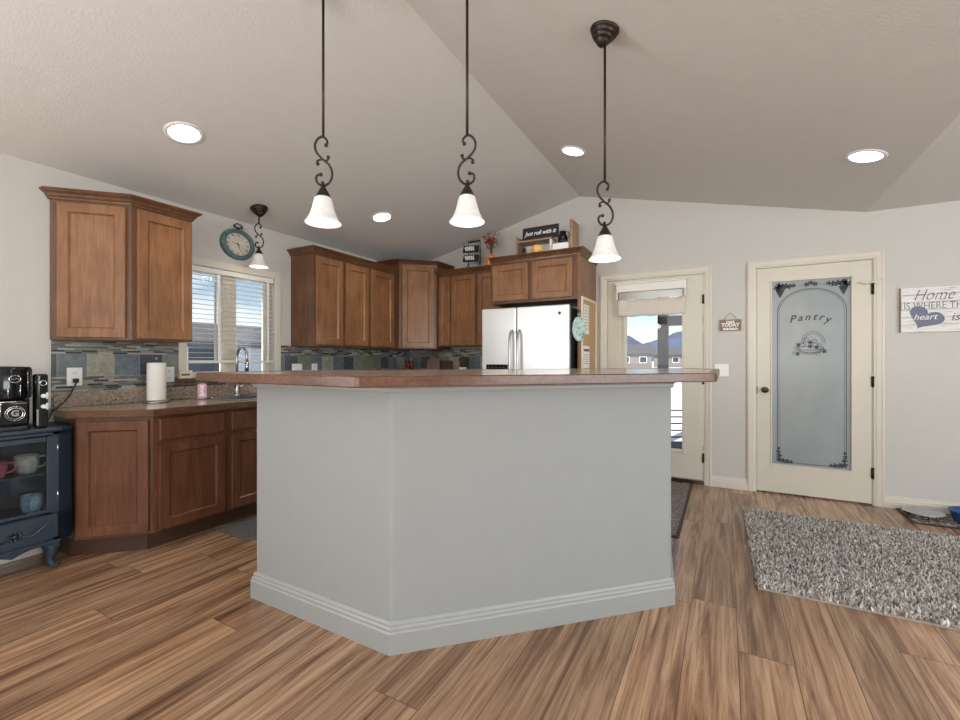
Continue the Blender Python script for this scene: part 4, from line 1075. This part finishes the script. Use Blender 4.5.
for (x, y) in ((-.03, y1 - .03), (-.03, y0 + .03), (xb + .035, y1 + .03), (xb + .035, y0 + .03)):
    pts = spline([(0, 0, z0), (.012, .006, z0 - .045), (-.002, .0, z0 - .10), (.012, .008, z0 - .135), (.014, .008, .012)], 4)
    n = len(pts); rad = [.032 - .014 * min(1, k / (n * .55)) + (.008 if k > n * .75 else 0) for k in range(n)]
    MB().tube([Vector(p) + Vector((x, y, 0)) for p in pts], rad, 12).build('leg', 'navy_inside', t)
def mug(loc, rz, mat, label, s=1.0):
    t = thing('mug', label, 'mug', loc, rz)
    MB().lathe([(.001, 0), (.032 * s, 0), (.042 * s, .02 * s), (.047 * s, .05 * s), (.046 * s, .092 * s), (.043 * s, .092 * s), (.043 * s, .05 * s), (.035 * s, .02 * s), (.001, .01)], 28, cap=False).build('cup', mat, t)
    MB().tube(spline([(.044 * s, 0, .078 * s), (.072 * s, 0, .078 * s), (.078 * s, 0, .05 * s), (.060 * s, 0, .028 * s), (.042 * s, 0, .026 * s)], 5), .0055 * s, 8).build('handle', mat, t)
mug((CU - .12, .945, .5585), R(75), 'cup_cream', 'cream spotted mug on the blue cabinet upper shelf', 1.12)
mug((CU - .10, .815, .5585), R(70), 'cup_pink', 'pink patterned mug beside the cream mug')
mug((CU - .13, .970, .3265), R(-20), 'cup_blue', 'pale blue patterned mug on the lower shelf of cabinet', 1.05)

# coffee machine with its round drum front
ZT = z1 + .0255
t = thing('coffee_maker', 'glossy black drum-shaped coffee maker with chrome ring badge', 'coffee maker', (-3.56, .862, ZT))
MB().prism([(-.16, -.14), (.12, -.14), (.14, -.10), (.14, .06), (.12, .083), (-.16, .083)], 0, .022).build('base', 'black_matte', t, .006)
MB().box(-.16, -.03, -.12, .12, .02, .345).build('tower', 'black_gloss', t, .02, seg=3)
dm = MB().lathe([(.001, .165), (.100, .165), (.112, .175), (.1145, .19), (.1145, .335), (.108, .350), (.001, .355)], 48, T(.0, 0, 0)).build('drum', 'black_gloss', t)
def ring(mb, x, y, z, r, th, yaw, rz_=.8):
    mb.tube([tuple(T(x, y, z) @ RZ(yaw) @ Vector((0, r * math.cos(2 * PI * k / 28), r * rz_ * math.sin(2 * PI * k / 28)))) for k in range(28)], th, 6, True)
A0 = R(8)
bx_, by_ = .114 * math.cos(A0), .114 * math.sin(A0)
mb = MB(); ring(mb, bx_ + .004, by_, .283, .024, .0035, A0); mb.tube([tuple(T(bx_ + .004, by_, .283) @ RZ(A0) @ Vector((0, q * .004, .004 * math.sin(q)))) for q in range(-4, 5)], .0022, 5)
mb.build('ring_badge', 'chrome', dm)
mb = MB()
for da_, q0, q1, w_ in ((-13, .250, .180, .0035), (12, .250, .180, .0035), (33, .325, .195, .0018)):
    a = A0 + R(da_); MB().tube([(.1155 * math.cos(a), .1155 * math.sin(a), q0), (.1155 * math.cos(a), .1155 * math.sin(a), q1)], w_, 6).build('chrome_strip', 'chrome', dm)
cup = MB().box(.02, .118, -.05, .075, .024, .155).build('pod_drawer', 'black_gloss', t, .01, seg=3)
mb = MB(); mb.tube([(.120, -.05, .158), (.121, .075, .158)], .003, 6); mb.tube([(.120, -.042, .155), (.120, -.042, .06)], .0045, 6)
mb.build('drawer_trim', 'chrome', cup)
mb = MB(); ring(mb, .1195, .016, .092, .040, .0022, 0, 1.0); ring(mb, .1195, .016, .092, .031, .0035, 0, 1.0)
mb.text('G', .045, T(.1195, .016, .092) @ F, .001, bold=.002); mb.build('round_emblem', 'chrome', cup)
t = thing('milk_frother', 'narrow black machine with round knobs right of the drum', 'coffee machine', (-3.445, .980, ZT))
MB().box(-.03, .05, -.026, .024, 0, .31).build('body', 'black_gloss', t, .012, seg=3)
mb = MB(); ring(mb, .052, .0, .258, .014, .003, 0, 1); mb.build('dial_ring', 'chrome', t)
for z in (.185, .125): MB().cyl(.011, 0, .014, 16, T(.05, .000, z) @ RY(PI / 2)).box(.05, .056, .012, .020, z - .018, z + .018).build('knob', 'white_plastic', t)
MB().box(.05, .0525, -.028, -.020, .02, .11).build('chrome_strip', 'chrome', t)

# ------------------------------------------------------------------ outdoors
GZ = -.35
struct('floor_outside', MB().box(-400, 400, WB + TH + .0, 600, GZ - .1, GZ).box(-400, WL - TH, -60, WB + TH, GZ - .1, GZ), 'snow')
t = thing('porch_post', 'dark porch post and beam outside the glass door', 'porch post', (-1.015, 8.9, GZ))
MB().box(-.09, .09, -.09, .09, 0, 2.75).build('post', 'post_dark', t, .01)
MB().box(-.09, 2.2, -.09, .09, 2.20, 2.38).build('beam', 'post_dark', t, .01)
t = thing('patio_chair', 'dark metal patio chair standing outside behind door glass', 'chair', (-.52, 6.4, GZ), R(30))
for sx in (-.22, .22):
    MB().tube([(sx, -.22, 0), (sx, -.2, .42)], .014, 8).build('leg', 'post_dark', t); MB().tube([(sx, .25, 0), (sx, .2, .42), (sx, .28, .9)], .014, 8).build('leg', 'post_dark', t)
MB().box(-.24, .24, -.22, .22, .41, .44).build('seat', 'post_dark', t)
mb = MB()
for k in range(5): mb.tube([(-.22, .21 + k * .018, .50 + k * .09), (.22, .21 + k * .018, .50 + k * .09)], .010, 6)
mb.build('backrest', 'post_dark', t)
def house(loc, rz, w_, d_, h, rh, label, wall='siding', garage=False):
    t = thing('house', label, 'house', loc, rz)
    b = MB().box(-w_ / 2, w_ / 2, 0, d_, 0, h); b.prism([(0, 0), (1, 0), (1, 0.001)], 0, .001) if False else None
    b.build('walls', wall, t)
    o = .5
    mb = MB().prism([(0 - o, h - .15), (d_ / 2, h + rh), (d_ + o, h - .15), (d_ + o, h), (d_ / 2, h + rh + .2), (-o, h + .05)], -w_ / 2 - .4, w_ / 2 + .4, tf=F)
    mb.build('roof', 'roof', t)
    for k in range(int(w_ / 3)):
        x = -w_ / 2 + 1.5 + k * 3
        if garage and k == 1: MB().box(x - 1.3, x + 1.3, -.05, 0, 0, 2.3).build('garage_door', 'white_vinyl', t)
        else:
            f_ = MB().box(x - .65, x + .65, -.05, 0, 1.0, 2.2).build('window', 'white_vinyl', t); MB().box(x - .55, x + .55, -.07, -.05, 1.1, 2.1).build('pane', 'navy_inside', f_)
house((-17.5, 84, GZ), R(10), 12, 8, 2.9, 1.5, 'distant beige house with grey roof seen through the door glass', garage=True)
house((-36, 95, GZ), 0, 14, 8, 2.9, 1.8, 'farther beige house left of the nearest one')
house((-7.5, 100, GZ), R(-8), 12, 8, 2.7, 1.4, 'far low house behind the porch post')
house((-16, 9.8, GZ), R(90), 17, 8, 2.15, .85, 'neighbouring blue-grey house outside the kitchen window', 'siding_blue')
# mountains
rr = random.Random(4)
mb = MB(); vs = []; fs = []; nx, ny = 160, 14
for j in range(ny):
    for i in range(nx):
        x = -700 + 1100 * i / (nx - 1); y = 480 + 30 * j
        rdg = max(0.0, math.sin(PI * j / (ny - 1))); hgt = (24 + 16 * math.sin(x * .012 + 2.2) + 8 * math.sin(x * .031 + 1) + 5 * math.sin(x * .083) + 3 * math.sin(x * .19 + j)) * rdg ** 1.2
        vs.append((x, y + 6 * math.sin(x * .1), GZ - .5 + max(0, 1.0 * hgt + rr.uniform(-1, 1) * rdg)))
for j in range(ny - 1):
    for i in range(nx - 1): a = j * nx + i; fs.append((a, a + 1, a + nx + 1, a + nx))
mb.add(vs, fs, True); o = mb.build('hills', 'mountain'); o['kind'] = 'structure'
